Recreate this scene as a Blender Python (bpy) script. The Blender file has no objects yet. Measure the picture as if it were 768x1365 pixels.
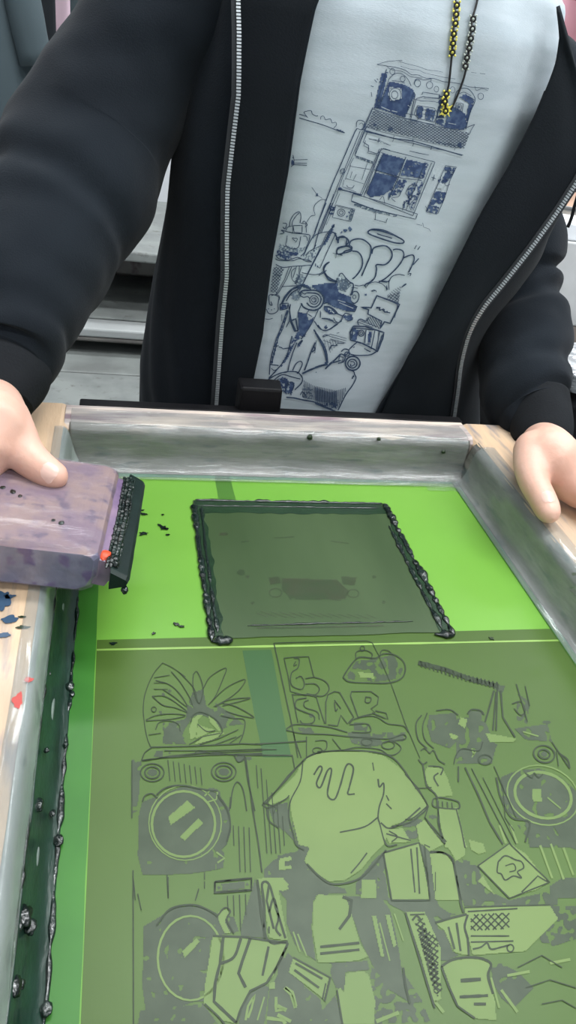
import bpy, bmesh, math, random
import numpy as np
from mathutils import Vector, Matrix, noise
from mathutils.bvhtree import BVHTree
from mathutils.geometry import tessellate_polygon
random.seed(7)
C = bpy.context.scene.collection
scene = bpy.context.scene

# ------------------------------------------------------------------ camera geometry
F = 970.0; HC = 0.40
eX = np.array([4116, 63, 970.]); eX /= np.linalg.norm(eX)
eY = np.array([-218, -682, 970.]); eY -= eX*eX.dot(eY); eY /= np.linalg.norm(eY)
eZ = np.cross(eX, eY); eZ = eZ if eZ[1] < 0 else -eZ
CAM = Vector((0, 0, HC))
def ray(u, v):
    d = np.array([(u-384)/F, (v-682.5)/F, 1.]); return Vector((float(d@eX), float(d@eY), float(d@eZ)))
def Hp(u, v, z=0.):
    r = ray(u, v); return CAM + r*((z-HC)/r.z)
def Vp(u, v, y):
    r = ray(u, v); return CAM + r*(y/r.y)
def proj(p):
    q = np.array(p)-np.array(CAM); c = q[0]*eX+q[1]*eY+q[2]*eZ
    return 384+F*c[0]/c[2], 682.5+F*c[1]/c[2]
cd = bpy.data.cameras.new('camera'); cam = bpy.data.objects.new('camera', cd); C.objects.link(cam)
cd.sensor_fit = 'VERTICAL'; cd.sensor_height = 24; cd.lens = 24*F/1365; cd.clip_start = 0.01; cd.clip_end = 50
R = Matrix(((eX[0], -eX[1], -eX[2]), (eY[0], -eY[1], -eY[2]), (eZ[0], -eZ[1], -eZ[2])))
M4 = R.to_4x4(); M4.translation = CAM; cam.matrix_world = M4; scene.camera = cam

# ------------------------------------------------------------------ materials
def mat(name, col, rough=.6, col2=None, nscale=8, namt=(.35, .65), bump=0, bscale=60, metal=0, alpha=1,
        coat=0, spec=.5, stretch=(1, 1, 1), sheen=0, sss=0, col3=None, n3=3, amt3=(.5, .6), trans=0, rough2=None, detail=5):
    m = bpy.data.materials.new(name); m.use_nodes = True; nt = m.node_tree; b = nt.nodes['Principled BSDF']
    L = nt.links
    b.inputs['Base Color'].default_value = (*col, 1); b.inputs['Roughness'].default_value = rough
    b.inputs['Metallic'].default_value = metal; b.inputs['Alpha'].default_value = alpha
    b.inputs['Coat Weight'].default_value = coat; b.inputs['Coat Roughness'].default_value = .08
    b.inputs['Specular IOR Level'].default_value = spec; b.inputs['Sheen Weight'].default_value = sheen
    b.inputs['Transmission Weight'].default_value = trans
    if sss:
        b.inputs['Subsurface Weight'].default_value = sss; b.inputs['Subsurface Radius'].default_value = (.01, .004, .002)
        b.inputs['Subsurface Scale'].default_value = 1
    tc = nt.nodes.new('ShaderNodeTexCoord'); mp = nt.nodes.new('ShaderNodeMapping')
    mp.inputs['Scale'].default_value = stretch; L.new(tc.outputs['Object'], mp.inputs['Vector'])
    def nz(s, lo, hi, d=5):
        n = nt.nodes.new('ShaderNodeTexNoise'); n.inputs['Scale'].default_value = s; n.inputs['Detail'].default_value = d
        L.new(mp.outputs[0], n.inputs['Vector'])
        r = nt.nodes.new('ShaderNodeMapRange'); r.inputs[1].default_value = lo; r.inputs[2].default_value = hi
        L.new(n.outputs['Fac'], r.inputs[0]); return r.outputs[0]
    def mix(fac, a, c):
        x = nt.nodes.new('ShaderNodeMix'); x.data_type = 'RGBA'; L.new(fac, x.inputs[0])
        if isinstance(a, tuple): x.inputs[6].default_value = (*a, 1)
        else: L.new(a, x.inputs[6])
        x.inputs[7].default_value = (*c, 1); return x.outputs[2]
    if col2:
        o = mix(nz(nscale, *namt, detail), col, col2)
        if col3: o = mix(nz(n3, *amt3), o, col3)
        L.new(o, b.inputs['Base Color'])
    if rough2 is not None:
        r = nz(nscale*1.7, .4, .6); q = nt.nodes.new('ShaderNodeMapRange'); q.inputs[3].default_value = rough; q.inputs[4].default_value = rough2
        L.new(r, q.inputs[0]); L.new(q.outputs[0], b.inputs['Roughness'])
    if bump:
        n = nt.nodes.new('ShaderNodeTexNoise'); n.inputs['Scale'].default_value = bscale; n.inputs['Detail'].default_value = 4
        L.new(mp.outputs[0], n.inputs['Vector'])
        bp = nt.nodes.new('ShaderNodeBump'); bp.inputs['Strength'].default_value = bump; bp.inputs['Distance'].default_value = .002
        L.new(n.outputs['Fac'], bp.inputs['Height']); L.new(bp.outputs[0], b.inputs['Normal'])
    return m
M = {}
M['wood'] = mat('worn_wood', (.64, .46, .30), .5, (.50, .37, .26), 22, (.4, .62), .35, 90, stretch=(3, .5, 3), col3=(.27, .235, .23), n3=24, amt3=(.56, .68), coat=.12)
M['wood_back'] = mat('stained_wood', (.66, .56, .48), .5, (.36, .32, .31), 30, (.38, .6), .35, 90, stretch=(.4, 3, 2), col3=(.24, .17, .19), n3=24, amt3=(.53, .66), coat=.15)
M['wall_tape'] = mat('inner_wall_grey', (.235, .225, .205), .4, (.125, .12, .11), 34, (.38, .62), .6, 110, col3=(.07, .09, .09), n3=60, amt3=(.56, .68), coat=.35, stretch=(.45, .6, 2.5))
M['wall_left'] = mat('inner_wall_pale', (.36, .40, .38), .35, (.22, .26, .25), 34, (.4, .6), .5, 90, col3=(.08, .11, .11), n3=60, amt3=(.58, .7), coat=.5, stretch=(2, .5, 1))
M['clear_tape'] = mat('clear_tape', (.34, .37, .36), .09, None, bump=1, bscale=110, alpha=.18, coat=.8, stretch=(.35, 1, 1))
M['clear_tape_long'] = mat('clear_tape_long', (.34, .38, .37), .12, None, bump=.9, bscale=55, alpha=.24, coat=1, stretch=(1, .3, 1))
M['mesh'] = mat('green_emulsion', (.125, .315, .036), .42, (.145, .335, .044), 5, (.3, .7), .02, 400, spec=.35)
M['mesh_edge'] = mat('green_edge', (.026, .125, .016), .38, (.042, .175, .022), 8, (.35, .6), spec=.3)
M['mesh_blue'] = mat('bluish_edge', (.02, .14, .07), .3, (.05, .24, .12), 14, (.35, .6), .3, 40, coat=.4)
M['panel'] = mat('olive_stencil', (.046, .092, .013), .40, (.058, .112, .018), 4, (.35, .65), .02, 400, spec=.3)
M['s_dark'] = mat('stencil_dark', (.030, .048, .024), .42, (.040, .060, .032), 50, (.4, .6), spec=.3)
M['s_line'] = mat('stencil_line', (.014, .027, .010), .45, (.020, .036, .014), 80, (.4, .6), spec=.3)
M['s_light'] = mat('stencil_light', (.098, .160, .040), .42, (.120, .185, .050), 9, (.4, .6), spec=.3)
M['stripe'] = mat('dark_stripe', (.015, .08, .025), .42, None, alpha=.38)
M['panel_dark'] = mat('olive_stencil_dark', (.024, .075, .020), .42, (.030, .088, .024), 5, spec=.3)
M['seam'] = mat('emulsion_seam', (.20, .34, .07), .35)
M['ink'] = mat('wet_ink', (.003, .007, .006), .16, (.006, .016, .012), 60, (.4, .6), .8, 160, coat=.25)
M['ink_film'] = mat('ink_film', (.040, .075, .026), .42, (.058, .098, .038), 11, (.35, .65), .1, 90, alpha=.78, stretch=(1, .25, 1))
M['ink_film_dark'] = mat('ink_film_dark', (.010, .028, .014), .25, (.02, .05, .022), 40, (.35, .65), .3, 90, alpha=.93, stretch=(.3, 1, 1))
M['ink_green'] = mat('ink_dark_green', (.006, .022, .014), .28, (.012, .038, .026), 60, (.35, .65), .5, 110, coat=.1, stretch=(1.6, .5, 1))
M['ghost'] = mat('ghost_print', (.055, .045, .035), .4, (.03, .05, .025), 80, (.4, .6), alpha=.32)
M['black_metal'] = mat('black_metal', (.004, .004, .005), .5, (.007, .007, .008), 30, spec=.15)
M['hoodie'] = mat('black_fleece', (.0046, .0074, .0112), .92, (.0078, .0120, .0172), 5, (.35, .65), .25, 700, sheen=.05, spec=.2)
M['hoodie_in'] = mat('hoodie_facing', (.006, .008, .011), .9, (.010, .013, .016), 4, (.35, .65), .2, 600, spec=.15)
M['rib'] = mat('hoodie_rib', (.0075, .009, .011), .9, (.012, .014, .017), 6, (.35, .65), .3, 500, spec=.2)
M['shirt'] = mat('heather_grey', (.48, .545, .585), .85, (.42, .485, .525), 45, (.4, .62), .15, 900, stretch=(.25, 1, 1.6), spec=.2, col3=(.50, .58, .62), n3=5)
M['print'] = mat('navy_print', (.028, .050, .098), .8, (.05, .08, .14), 200, (.4, .6), spec=.2)
M['print_fill'] = mat('navy_print_fill', (.040, .066, .150), .8, (.085, .13, .23), 160, (.42, .62), spec=.2)
M['print_grey'] = mat('halftone_print', (.20, .26, .33), .8, (.10, .14, .20), 160, (.42, .62), spec=.2)
M['zip'] = mat('zip_teeth', (.46, .50, .52), .35, metal=.5)
M['zip_tape'] = mat('zip_tape', (.016, .019, .023), .8)
M['skin'] = mat('skin', (.72, .46, .36), .48, (.66, .38, .29), 18, (.35, .65), .25, 130, sss=.12)
M['nail'] = mat('nail', (.72, .47, .39), .35, coat=.1)
M['hair'] = mat('hair', (.012, .009, .008), .5, (.025, .018, .015), 60, bump=.6, bscale=120)
M['trousers'] = mat('dark_trousers', (.02, .022, .028), .9, (.03, .032, .04), 20)
M['shoe'] = mat('shoe', (.5, .5, .5), .6)
M['eye'] = mat('eye_white', (.8, .8, .78), .2); M['lip'] = mat('lip', (.5, .22, .2), .45)
M['sq_top'] = mat('stained_handle', (.255, .17, .145), .55, (.165, .108, .145), 42, (.40, .6), .6, 120, col3=(.09, .06, .10), n3=85, amt3=(.56, .68), coat=.25)
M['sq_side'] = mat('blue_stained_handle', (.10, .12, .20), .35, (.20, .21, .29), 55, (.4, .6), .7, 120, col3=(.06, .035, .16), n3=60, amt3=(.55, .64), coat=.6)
M['sq_neck'] = mat('lilac_neck', (.27, .19, .27), .3, (.15, .10, .19), 25, (.4, .6), .5, 60, coat=.6)
M['rubber'] = mat('green_rubber', (.010, .022, .018), .35, (.006, .014, .012), 30, spec=.3)
M['orange'] = mat('orange_ink', (.65, .07, .02), .35)
M['tape_clear2'] = mat('wrap_tape', (.40, .34, .42), .12, None, bump=1, bscale=60, alpha=.2, coat=1)
M['red_ink'] = mat('red_ink', (.45, .06, .05), .5); M['blue_ink'] = mat('blue_ink', (.03, .07, .13), .4)
M['bead_y'] = mat('yellow_bead', (.80, .72, .12), .35); M['bead_k'] = mat('black_bead', (.01, .01, .01), .3); M['bead_w'] = mat('pale_bead', (.5, .55, .5), .35)
M['wall'] = mat('painted_wall', (.72, .75, .78), .8, (.68, .71, .74), 2)
M['floor'] = mat('concrete_floor', (.22, .23, .23), .7, (.16, .17, .17), 6, col3=(.3, .3, .3), n3=2)
M['ceil'] = mat('ceiling_paint', (.8, .8, .8), .9)
M['bench'] = mat('bench_top', (.25, .27, .26), .6, (.18, .195, .19), 14, (.38, .62), .2, 40, col3=(.13, .13, .125), n3=45, amt3=(.6, .72))
M['bench_dark'] = mat('bench_recess', (.085, .08, .075), .6, (.15, .145, .135), 8, (.4, .62), col3=(.05, .03, .03), n3=14, amt3=(.58, .66))
M['bench_edge'] = mat('bench_edge', (.22, .24, .23), .5, (.15, .16, .155), 12)
M['white_board'] = mat('white_board', (.42, .44, .44), .5, (.35, .37, .37), 5)
M['paper'] = mat('white_paper', (.80, .83, .86), .6)
M['g_slate'] = mat('slate_fabric', (.045, .066, .078), .9, (.060, .085, .097), 5); M['g_dark'] = mat('dark_fabric', (.012, .016, .021), .9)
M['g_char'] = mat('charcoal_fabric', (.035, .052, .060), .9, (.045, .065, .072), 5)
M['g_pink'] = mat('pale_pink_fabric', (.62, .46, .54), .9); M['g_rose'] = mat('rose_fabric', (.55, .26, .33), .9, (.6, .32, .38), 5)
M['g_peach'] = mat('peach_fabric', (.75, .47, .33), .9, (.80, .55, .42), 4)
M['plastic_bag'] = mat('crumpled_plastic', (.55, .58, .6), .2, (.25, .26, .27), 25, (.4, .6), 1, 30, coat=.6)
M['grey_panel'] = mat('smudged_panel', (.60, .61, .61), .5, (.48, .49, .49), 6, (.4, .6), col3=(.35, .35, .35), n3=14, amt3=(.6, .68))
M['brown_box'] = mat('brown_board', (.17, .14, .125), .7, (.22, .185, .165), 6)
M['lamp'] = bpy.data.materials.new('tube_glow'); M['lamp'].use_nodes = True
_b = M['lamp'].node_tree.nodes['Principled BSDF']; _b.inputs['Emission Color'].default_value = (.95, .98, 1, 1); _b.inputs['Emission Strength'].default_value = 9
M['lamp_case'] = mat('lamp_case', (.7, .7, .7), .5)

# ------------------------------------------------------------------ object helpers
def link(name, me, m=None, parent=None, smooth=False, mats=None):
    o = bpy.data.objects.new(name, me); C.objects.link(o)
    for x in (mats or ([m] if m else [])): me.materials.append(x)
    if smooth:
        for p in me.polygons: p.use_smooth = True
    if parent: o.parent = parent
    return o
def obj(name, vs, fs, m=None, parent=None, smooth=False, mats=None, fm=None):
    me = bpy.data.meshes.new(name); me.from_pydata([tuple(v) for v in vs], [], fs)
    o = link(name, me, m, parent, smooth, mats)
    if fm:
        for p, i in zip(me.polygons, fm): p.material_index = i
    me.update(); return o
def bobj(name, bm, m, parent=None, smooth=False):
    me = bpy.data.meshes.new(name); bmesh.ops.recalc_face_normals(bm, faces=bm.faces); bm.to_mesh(me); bm.free(); return link(name, me, m, parent, smooth)
def empty(name, label, cat, loc=(0, 0, 0), group=None):
    o = bpy.data.objects.new(name, None); C.objects.link(o); o.location = loc; o.empty_display_size = .05
    o['label'] = label; o['category'] = cat
    if group: o['group'] = group
    # parts are authored in world coordinates
    return o
def settle(root):
    """keep authored world coordinates of the children while the empty sits at the base"""
    bpy.context.view_layer.update()
    inv = Matrix.Translation(root.location).inverted()
    for c in root.children: c.matrix_parent_inverse = inv
def tag(o, label=None, cat=None, group=None, kind=None):
    if label: o['label'] = label
    if cat: o['category'] = cat
    if group: o['group'] = group
    if kind: o['kind'] = kind
    return o
def boxbm(x0, x1, y0, y1, z0, z1, bev=0, seg=2, bm=None, rot=None):
    b = bmesh.new(); bmesh.ops.create_cube(b, size=1)
    for v in b.verts: v.co = Vector(((x0+x1)/2+v.co.x*(x1-x0), (y0+y1)/2+v.co.y*(y1-y0), (z0+z1)/2+v.co.z*(z1-z0)))
    if bev: bmesh.ops.bevel(b, geom=b.edges[:], offset=bev, segments=seg, profile=.5, affect='EDGES')
    if rot:
        c = Vector(((x0+x1)/2, (y0+y1)/2, (z0+z1)/2)); bmesh.ops.rotate(b, cent=c, matrix=rot, verts=b.verts[:])
    if bm is None: return b
    me = bpy.data.meshes.new('t'); b.to_mesh(me); b.free(); bm.from_mesh(me); bpy.data.meshes.remove(me); return bm
def catmull(P, n):
    P = [np.array(p, float) for p in P]; P = [2*P[0]-P[1]]+P+[2*P[-1]-P[-2]]; out = []
    for i in range(1, len(P)-2):
        for k in range(n):
            t = k/n; a, b, c, d = P[i-1], P[i], P[i+1], P[i+2]
            out.append(.5*((2*b)+(-a+c)*t+(2*a-5*b+4*c-d)*t*t+(-a+3*b-3*c+d)*t**3))
    out.append(P[-2]); return out
def tube_data(P, seg=24, disp=None, flat=None, cap=True):
    """P: list of (x,y,z,r); parallel-transport frames"""
    vs, fs = [], []; n = len(P); T = []
    for i in range(n):
        a = Vector(P[max(0, i-1)][:3]); b = Vector(P[min(n-1, i+1)][:3]); T.append((b-a).normalized())
    ref = Vector((0, -1, 0)) if abs(T[0].y) < .9 else Vector((0, 0, 1))
    u = (ref-T[0]*ref.dot(T[0])).normalized()
    for i in range(n):
        u = (u-T[i]*u.dot(T[i])).normalized(); w = T[i].cross(u); c = Vector(P[i][:3]); r = P[i][3]
        for k in range(seg):
            th = 2*math.pi*k/seg; rr = r
            d = u*math.cos(th)+w*math.sin(th)
            if flat: d = u*math.cos(th)*flat[0]+w*math.sin(th)*flat[1]
            if disp: rr = r+disp(c+d*r, i/(n-1), th)
            vs.append(c+d*rr)
    for i in range(n-1):
        for k in range(seg):
            k2 = (k+1) % seg; fs.append((i*seg+k, i*seg+k2, (i+1)*seg+k2, (i+1)*seg+k))
    if cap:
        for i in (0, n-1):
            c = len(vs); vs.append(Vector(P[i][:3]))
            for k in range(seg):
                k2 = (k+1) % seg; fs.append((i*seg+k2, i*seg+k, c) if i == 0 else (i*seg+k, i*seg+k2, c))
    return vs, fs
def round_ends(P):
    """adds hemispherical end rings to a tube path"""
    P = [tuple(p) for p in P]; a, b = P[0], P[1]; y, z = P[-1], P[-2]
    def end(p, q):
        d = (Vector(p[:3])-Vector(q[:3])).normalized(); r = p[3]
        return [tuple(Vector(p[:3])+d*r*math.sin(t))+(max(r*math.cos(t), r*.04),) for t in (.5, .95, 1.3, 1.54)]
    return list(reversed(end(a, b)))+P+end(y, z)
def add_data(bm, vs, fs):
    V = [bm.verts.new(v) for v in vs]
    for f in fs:
        try: bm.faces.new([V[i] for i in f])
        except ValueError: pass
def evaluated(o):
    dg = bpy.context.evaluated_depsgraph_get(); dg.update(); e = o.evaluated_get(dg)
    me = bpy.data.meshes.new_from_object(e); o.modifiers.clear(); old = o.data; o.data = me; return o
def fnz(p, s, amp=1): return noise.noise(Vector(p)*s)*amp

# ------------------------------------------------------------------ room
def struct(o): o['kind'] = 'structure'; return o
FZ = -.93
def slab(name, m, *b): return struct(bobj(name, boxbm(*b), m))
slab('floor', M['floor'], -3, 4, -2.2, 3.1, FZ-.05, FZ)
slab('ceiling', M['ceil'], -3, 4, -2.2, 3.1, 1.75, 1.8)
slab('wall_back', M['wall'], -3, 4, 3.0, 3.1, FZ, 1.75)
slab('wall_left', M['wall'], -3.1, -3.0, -2.2, 3.1, FZ, 1.75)
slab('wall_right', M['wall'], 4.0, 4.1, -2.2, 3.1, FZ, 1.75)
slab('wall_front', M['wall'], -3, 4, -2.3, -2.2, FZ, 1.75)
slab('baseboard_back', M['bench_edge'], -3, 4, 2.98, 3.0, FZ, FZ+.1)

def lamp(x, y, lab, rotz=0, L=1.2, power=20):
    t = empty('ceiling_light', lab, 'ceiling light', (x, y, 1.75), 'fluorescent ceiling lights')
    hx, hy = (L/2, .09) if not rotz else (.09, L/2)
    bobj('light_housing', boxbm(x-hx, x+hx, y-hy, y+hy, 1.715, 1.749, .004), M['lamp_case'], t)
    for s in (-1, 1):
        if rotz: p = [(x+s*.045, y-hy+.02, 1.70, .013), (x+s*.045, y+hy-.02, 1.70, .013)]
        else: p = [(x-hx+.02, y+s*.045, 1.70, .013), (x+hx-.02, y+s*.045, 1.70, .013)]
        obj('light_tube', *tube_data(p, 12), M['lamp'], t, True)
    settle(t)
    ld = bpy.data.lights.new('lamp_light', 'AREA'); ld.shape = 'RECTANGLE'; ld.size = hx*2; ld.size_y = hy*2; ld.energy = power; ld.color = (.96, .985, 1)
    lo = bpy.data.objects.new('lamp_light', ld); C.objects.link(lo); lo.location = (x, y, 1.675)
LP = 24
lamp(1.0, .10, 'ceiling tube light above the screen, right of the operator', 0, 1.5, 29)
lamp(-1.3, .15, 'ceiling tube light left of the printing screen', 0, 1.5, 7)
lamp(.55, .85, 'ceiling tube light straight above the operator', 0, 1.3, 36)
lamp(.9, -1.3, 'ceiling tube light behind the viewer on the right', 0, 1.5, LP)
lamp(-1.0, -1.3, 'ceiling tube light behind the viewer on the left', 0, 1.5, 9)
lamp(.3, 1.9, 'ceiling tube light above the rear workbench', 0, 1.5, LP)
lamp(-1.9, 1.9, 'ceiling tube light above the hanging garments', 0, 1.5, LP)
lamp(2.3, 1.9, 'ceiling tube light in the rear right of the room', 0, 1.5, LP)

w = bpy.data.worlds.new('world'); scene.world = w; w.use_nodes = True
w.node_tree.nodes['Background'].inputs[0].default_value = (.8, .85, .9, 1); w.node_tree.nodes['Background'].inputs[1].default_value = .4
scene.view_settings.view_transform = 'Standard'; scene.view_settings.look = 'None'; scene.view_settings.gamma = 1
scene.view_settings.use_curve_mapping = False; scene.view_settings.exposure = -.42
# ------------------------------------------------------------------ printing table and screen frame
tb = empty('printing_table', 'grey flat printing table carrying the green screen frame', 'table', (.18, .35, FZ))
bobj('tabletop', boxbm(-.20, .56, -.10, .765, -.036, -.006, .004), M['bench_edge'], tb)
for x in (-.17, .53):
    for y in (-.07, .73): bobj('leg', boxbm(x-.02, x+.02, y-.02, y+.02, FZ, -.036, .003), M['black_metal'], tb)
settle(tb)

XL, XR, YB, YF, ZT = -.028, .382, .660, .07, .047     # inner mesh edges, frame height
OL, OR, OB, OF = -.112, .452, .712, .012
sc = empty('screen_frame', 'large wooden screen printing frame with green mesh and taped inner walls', 'printing screen', (.18, .35, -.006))
def bar(name, poly, along, a0, a1, m, n=1):
    """poly in (inner-outer coordinate, z), extruded along axis with gentle unevenness"""
    vs, fs = [], []; K = len(poly); N = 24
    for i in range(N+1):
        t = a0+(a1-a0)*i/N
        for (p, z) in poly:
            j = fnz((p*3, t, z*3), 14, .0008)
            vs.append((t, p+j, z+j*.6) if along == 'x' else (p+j, t, z+j*.6))
    for i in range(N):
        for k in range(K):
            k2 = (k+1) % K; fs.append((i*K+k, i*K+k2, (i+1)*K+k2, (i+1)*K+k))
    fs.append(tuple(range(K))); fs.append(tuple(N*K+k for k in reversed(range(K))))
    bm = bmesh.new(); add_data(bm, vs, fs); return bobj(name, bm, m, sc, False)
# worn rounded profiles
bar('frame_bar', [(OL, -.005), (OL, ZT-.003), (OL+.003, ZT), (-.056, ZT), (-.051, ZT-.002), (-.048, ZT-.006), (-.046, .0), (-.046, -.005)], 'y', OF, OB, M['wood'])
bar('frame_bar', [(OR, -.005), (OR, ZT-.003), (OR-.003, ZT), (.398, ZT), (.394, ZT-.002), (.391, ZT-.006), (.386, .0), (.386, -.005)], 'y', OF, OB-.004, M['wood'])
bar('frame_bar', [(OB, -.005), (OB, ZT-.003), (OB-.003, ZT), (.676, ZT), (.671, ZT-.002), (.668, ZT-.006), (.665, .0), (.665, -.005)], 'x', -.052, .392, M['wood_back'])
bar('frame_bar', [(OF, -.005), (OF, ZT-.003), (OF+.003, ZT), (.056, ZT), (.061, ZT-.002), (.064, ZT-.006), (.066, .0), (.066, -.005)], 'x', -.052, .392, M['wood_back'])
def sheet(name, prof, along, a0, a1, m, parent, N=160, amp=.0008, s=60, st=(1, 1, 1), sub=4, th=.0004, m2=(0, 0)):
    """skin following a profile (p,z): taped / inked inner wall lining. m2: mitre shift at both ends per profile distance"""
    pr = catmull([(p, z) for p, z in prof], sub); K = len(pr); vs, fs = [], []
    for i in range(N+1):
        f = i/N
        for k in range(K):
            d = pr[k][0]-prof[-1][0]
            lo = a0+m2[0]*abs(d); hi = a1-m2[1]*abs(d); t = lo+(hi-lo)*f
            q = Vector((pr[k][0]*st[0], t*st[1], pr[k][1]*st[2])); j = noise.noise(q*s)*amp*(.25 if k in (0, K-1) else 1)
            p = pr[k][0]; z = pr[k][1]+j
            sgn = m2[0] and 1
            vs.append((t, p-j, z) if along == 'x' else (p-j, t, z))
    for i in range(N):
        for k in range(K-1): fs.append((i*K+k, i*K+k+1, (i+1)*K+k+1, (i+1)*K+k))
    o = obj(name, vs, fs, m, parent, True)
    sd = o.modifiers.new('s', 'SOLIDIFY'); sd.thickness = th; sd.offset = 0
    return o
# inner linings (grey taped walls)
sheet('inner_wall_lining', [(-.052, ZT-.0008), (-.0475, ZT-.005), (-.0445, .030), (-.0415, .018), (-.038, .010)], 'y', .07, .662, M['wall_left'], sc)
sheet('inner_wall_lining', [(.3955, ZT-.001), (.3895, ZT-.006), (.3875, .030), (.3855, .016), (.382, .004), (.377, .0012)], 'y', .07, .664, M['wall_tape'], sc)
sheet('inner_wall_lining', [(.6735, ZT-.001), (.667, ZT-.006), (.6655, .030), (.6645, .014), (.659, .003), (.652, .0012)], 'x', -.047, .388, M['wall_tape'], sc)
sheet('inner_wall_lining', [(.0585, ZT-.001), (.065, ZT-.006), (.0655, .030), (.0665, .014), (.071, .003), (.078, .0012)], 'x', -.047, .388, M['wall_tape'], sc)
# clear tape lapping over top face, wall and mesh edge
sheet('clear_tape', [(.700, ZT+.0009), (.682, ZT+.0010), (.672, ZT), (.6655, ZT-.006), (.6635, .030), (.6615, .014), (.654, .0040), (.640, .0018)], 'x', -.046, .385, M['clear_tape'], sc, 260, .0016, 48, (1, .5, 1))
sheet('clear_tape', [(-.060, ZT+.0009), (-.051, ZT+.0010), (-.0466, ZT-.005), (-.0438, .032), (-.0432, .0285)], 'y', .07, .660, M['clear_tape_long'], sc, 260, .0012, 48, (1, .4, 1))
sheet('clear_tape', [(.408, ZT+.0008), (.397, ZT+.0008), (.3885, ZT-.006), (.3862, .030), (.3838, .016), (.379, .0045), (.370, .0018)], 'y', .07, .650, M['clear_tape_long'], sc, 260, .0009, 48, (1, .4, 1))
# dark green ink caked at the foot of the left wall
sheet('ink_crust', [(-.0436, .0275), (-.0411, .0180), (-.0382, .0100), (-.0345, .0045), (-.0312, .0020), (-.0290, .0006)], 'y', .07, .50, M['ink_green'], sc, 260, .0012, 60, (1, .6, 1), th=.0012)
def lump_tube(name, pts, r0, parent, m, amp=.6, s=260, flat=(1, .55), step=.0015, seg=10, seed=0):
    P = []
    for a, b in zip(pts[:-1], pts[1:]):
        a, b = Vector(a), Vector(b); n = max(1, int((b-a).length/step))
        for i in range(n): P.append(a.lerp(b, i/n))
    P.append(Vector(pts[-1])); Q = []
    for i, p in enumerate(P):
        k = noise.noise(Vector((p.x*s+seed, p.y*s, p.z*s+seed))); k2 = noise.noise(Vector((p.x*60+seed, p.y*60+9, 3)))
        e = min(1, (i+1)/4, (len(P)-i)/4)
        Q.append((p.x+.0009*k2, p.y+.0009*k, p.z, max(.0003, r0*(1+amp*k+amp*1.0*k2)*e)))
    vs, fs = tube_data(Q, seg)
    out = []
    for i, v in enumerate(vs):
        c = Vector(Q[min(i//seg, len(Q)-1)][:3]); d = v-c
        out.append(c+Vector((d.x, d.y, d.z*flat[1])))
    return obj(name, out, fs, m, parent, True)
for k, (a, b, z, r) in enumerate([((-.0290, .46), (-.0290, .08), .0012, .0014), ((-.0434, .445), (-.0434, .08), .0275, .0010)]):
    lump_tube('ink_ridge', [(a[0], a[1], z), (a[0]-.001, (a[1]+b[1])/2, z), (b[0], b[1], z)], r, sc, M['ink'], 1.1, 90, (1, .8), seed=k*7)
def blob(name, p, r, parent, m, squash=.6, seed=1):
    bm = bmesh.new(); bmesh.ops.create_icosphere(bm, subdivisions=3, radius=1)
    for v in bm.verts:
        k = 1+.35*noise.noise(v.co*1.7+Vector((seed, seed*2, 0))); v.co = Vector(p)+Vector((v.co.x*r*k, v.co.y*r*k*1.25, v.co.z*r*k*squash))
    return bobj(name, bm, m, parent, True)
for i, (u, v, z, r) in enumerate([(51, 1073, .020, .0034), (70, 1084, .008, .0018), (78, 1120, .003, .0028), (30, 1222, .022, .0046), (40, 1236, .018, .0032), (22, 1236, .024, .0030), (17, 1316, .023, .0040), (28, 1312, .020, .002),
                                  (93, 915, .003, .0030), (96, 925, .002, .002), (65, 898, .022, .0016), (88, 992, .003, .0016), (62, 1000, .021, .0016), (62, 1345, .003, .003)]):
    p = Hp(u, v, z); blob('ink_clot', (max(p.x, -.0445), p.y, p.z), r, sc, M['ink'], .6, i)

def crinkle(x0, x1, y0, y1, amp, seed, N=70):
    vs, fs = [], []
    for i in range(N+1):
        for k in range(N+1):
            x = x0+(x1-x0)*k/N; y = y0+(y1-y0)*i/N; e = min(1, min(i, N-i, k, N-k)/9)
            r = abs(noise.noise(Vector((x*75+seed, y*95, seed))))+.5*abs(noise.noise(Vector((x*190, y*190+seed, seed))))
            vs.append((x+.001*noise.noise(Vector((y*120, seed, 1))), y+.0016*noise.noise(Vector((x*120, seed, 2))), .0015+amp*r*e))
    for i in range(N):
        for k in range(N): a = i*(N+1)+k; fs.append((a, a+1, a+N+2, a+N+1))
    return obj('crinkled_tape', vs, fs, M['clear_tape'], sc, True)
crinkle(.335, .3815, .632, .6575, .010, 1); crinkle(.20, .335, .640, .658, .006, 5); crinkle(-.0255, .012, .636, .6575, .010, 3)
# mesh sheet with its differently coloured zones
mesh = bobj('mesh', boxbm(-.046, .386, .066, .665, -.0012, 0), M['mesh'], sc)
def flat(name, poly, z, m, parent, th=.00015):
    n = len(poly); vs = [(x, y, z) for x, y in poly]+[(x, y, z-th) for x, y in poly]
    tri = tessellate_polygon([[Vector((x, y, 0)) for x, y in poly]])
    def fix(t):
        a, b, c = (Vector((*poly[i], 0)) for i in t); return t if (b-a).cross(c-a).z > 0 else (t[0], t[2], t[1])
    tri = [fix(t) for t in tri]
    if th == 0: return obj(name, vs[:n], [tuple(t) for t in tri], m, parent)
    fs = [tuple(t) for t in tri]+[tuple(n+i for i in reversed(t)) for t in tri]+[(i, (i+1) % n, n+(i+1) % n, n+i) for i in range(n)]
    return obj(name, vs, fs, m, parent)
def wavy(x0, y0, x1, y1, n=30, amp=.0012, s=40):
    out = []
    for i in range(n+1):
        t = i/n; x = x0+(x1-x0)*t; y = y0+(y1-y0)*t; k = noise.noise(Vector((x*s, y*s, 4)))*amp; d = Vector((x1-x0, y1-y0)).normalized(); out.append((x-d.y*k, y+d.x*k))
    return out
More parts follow.
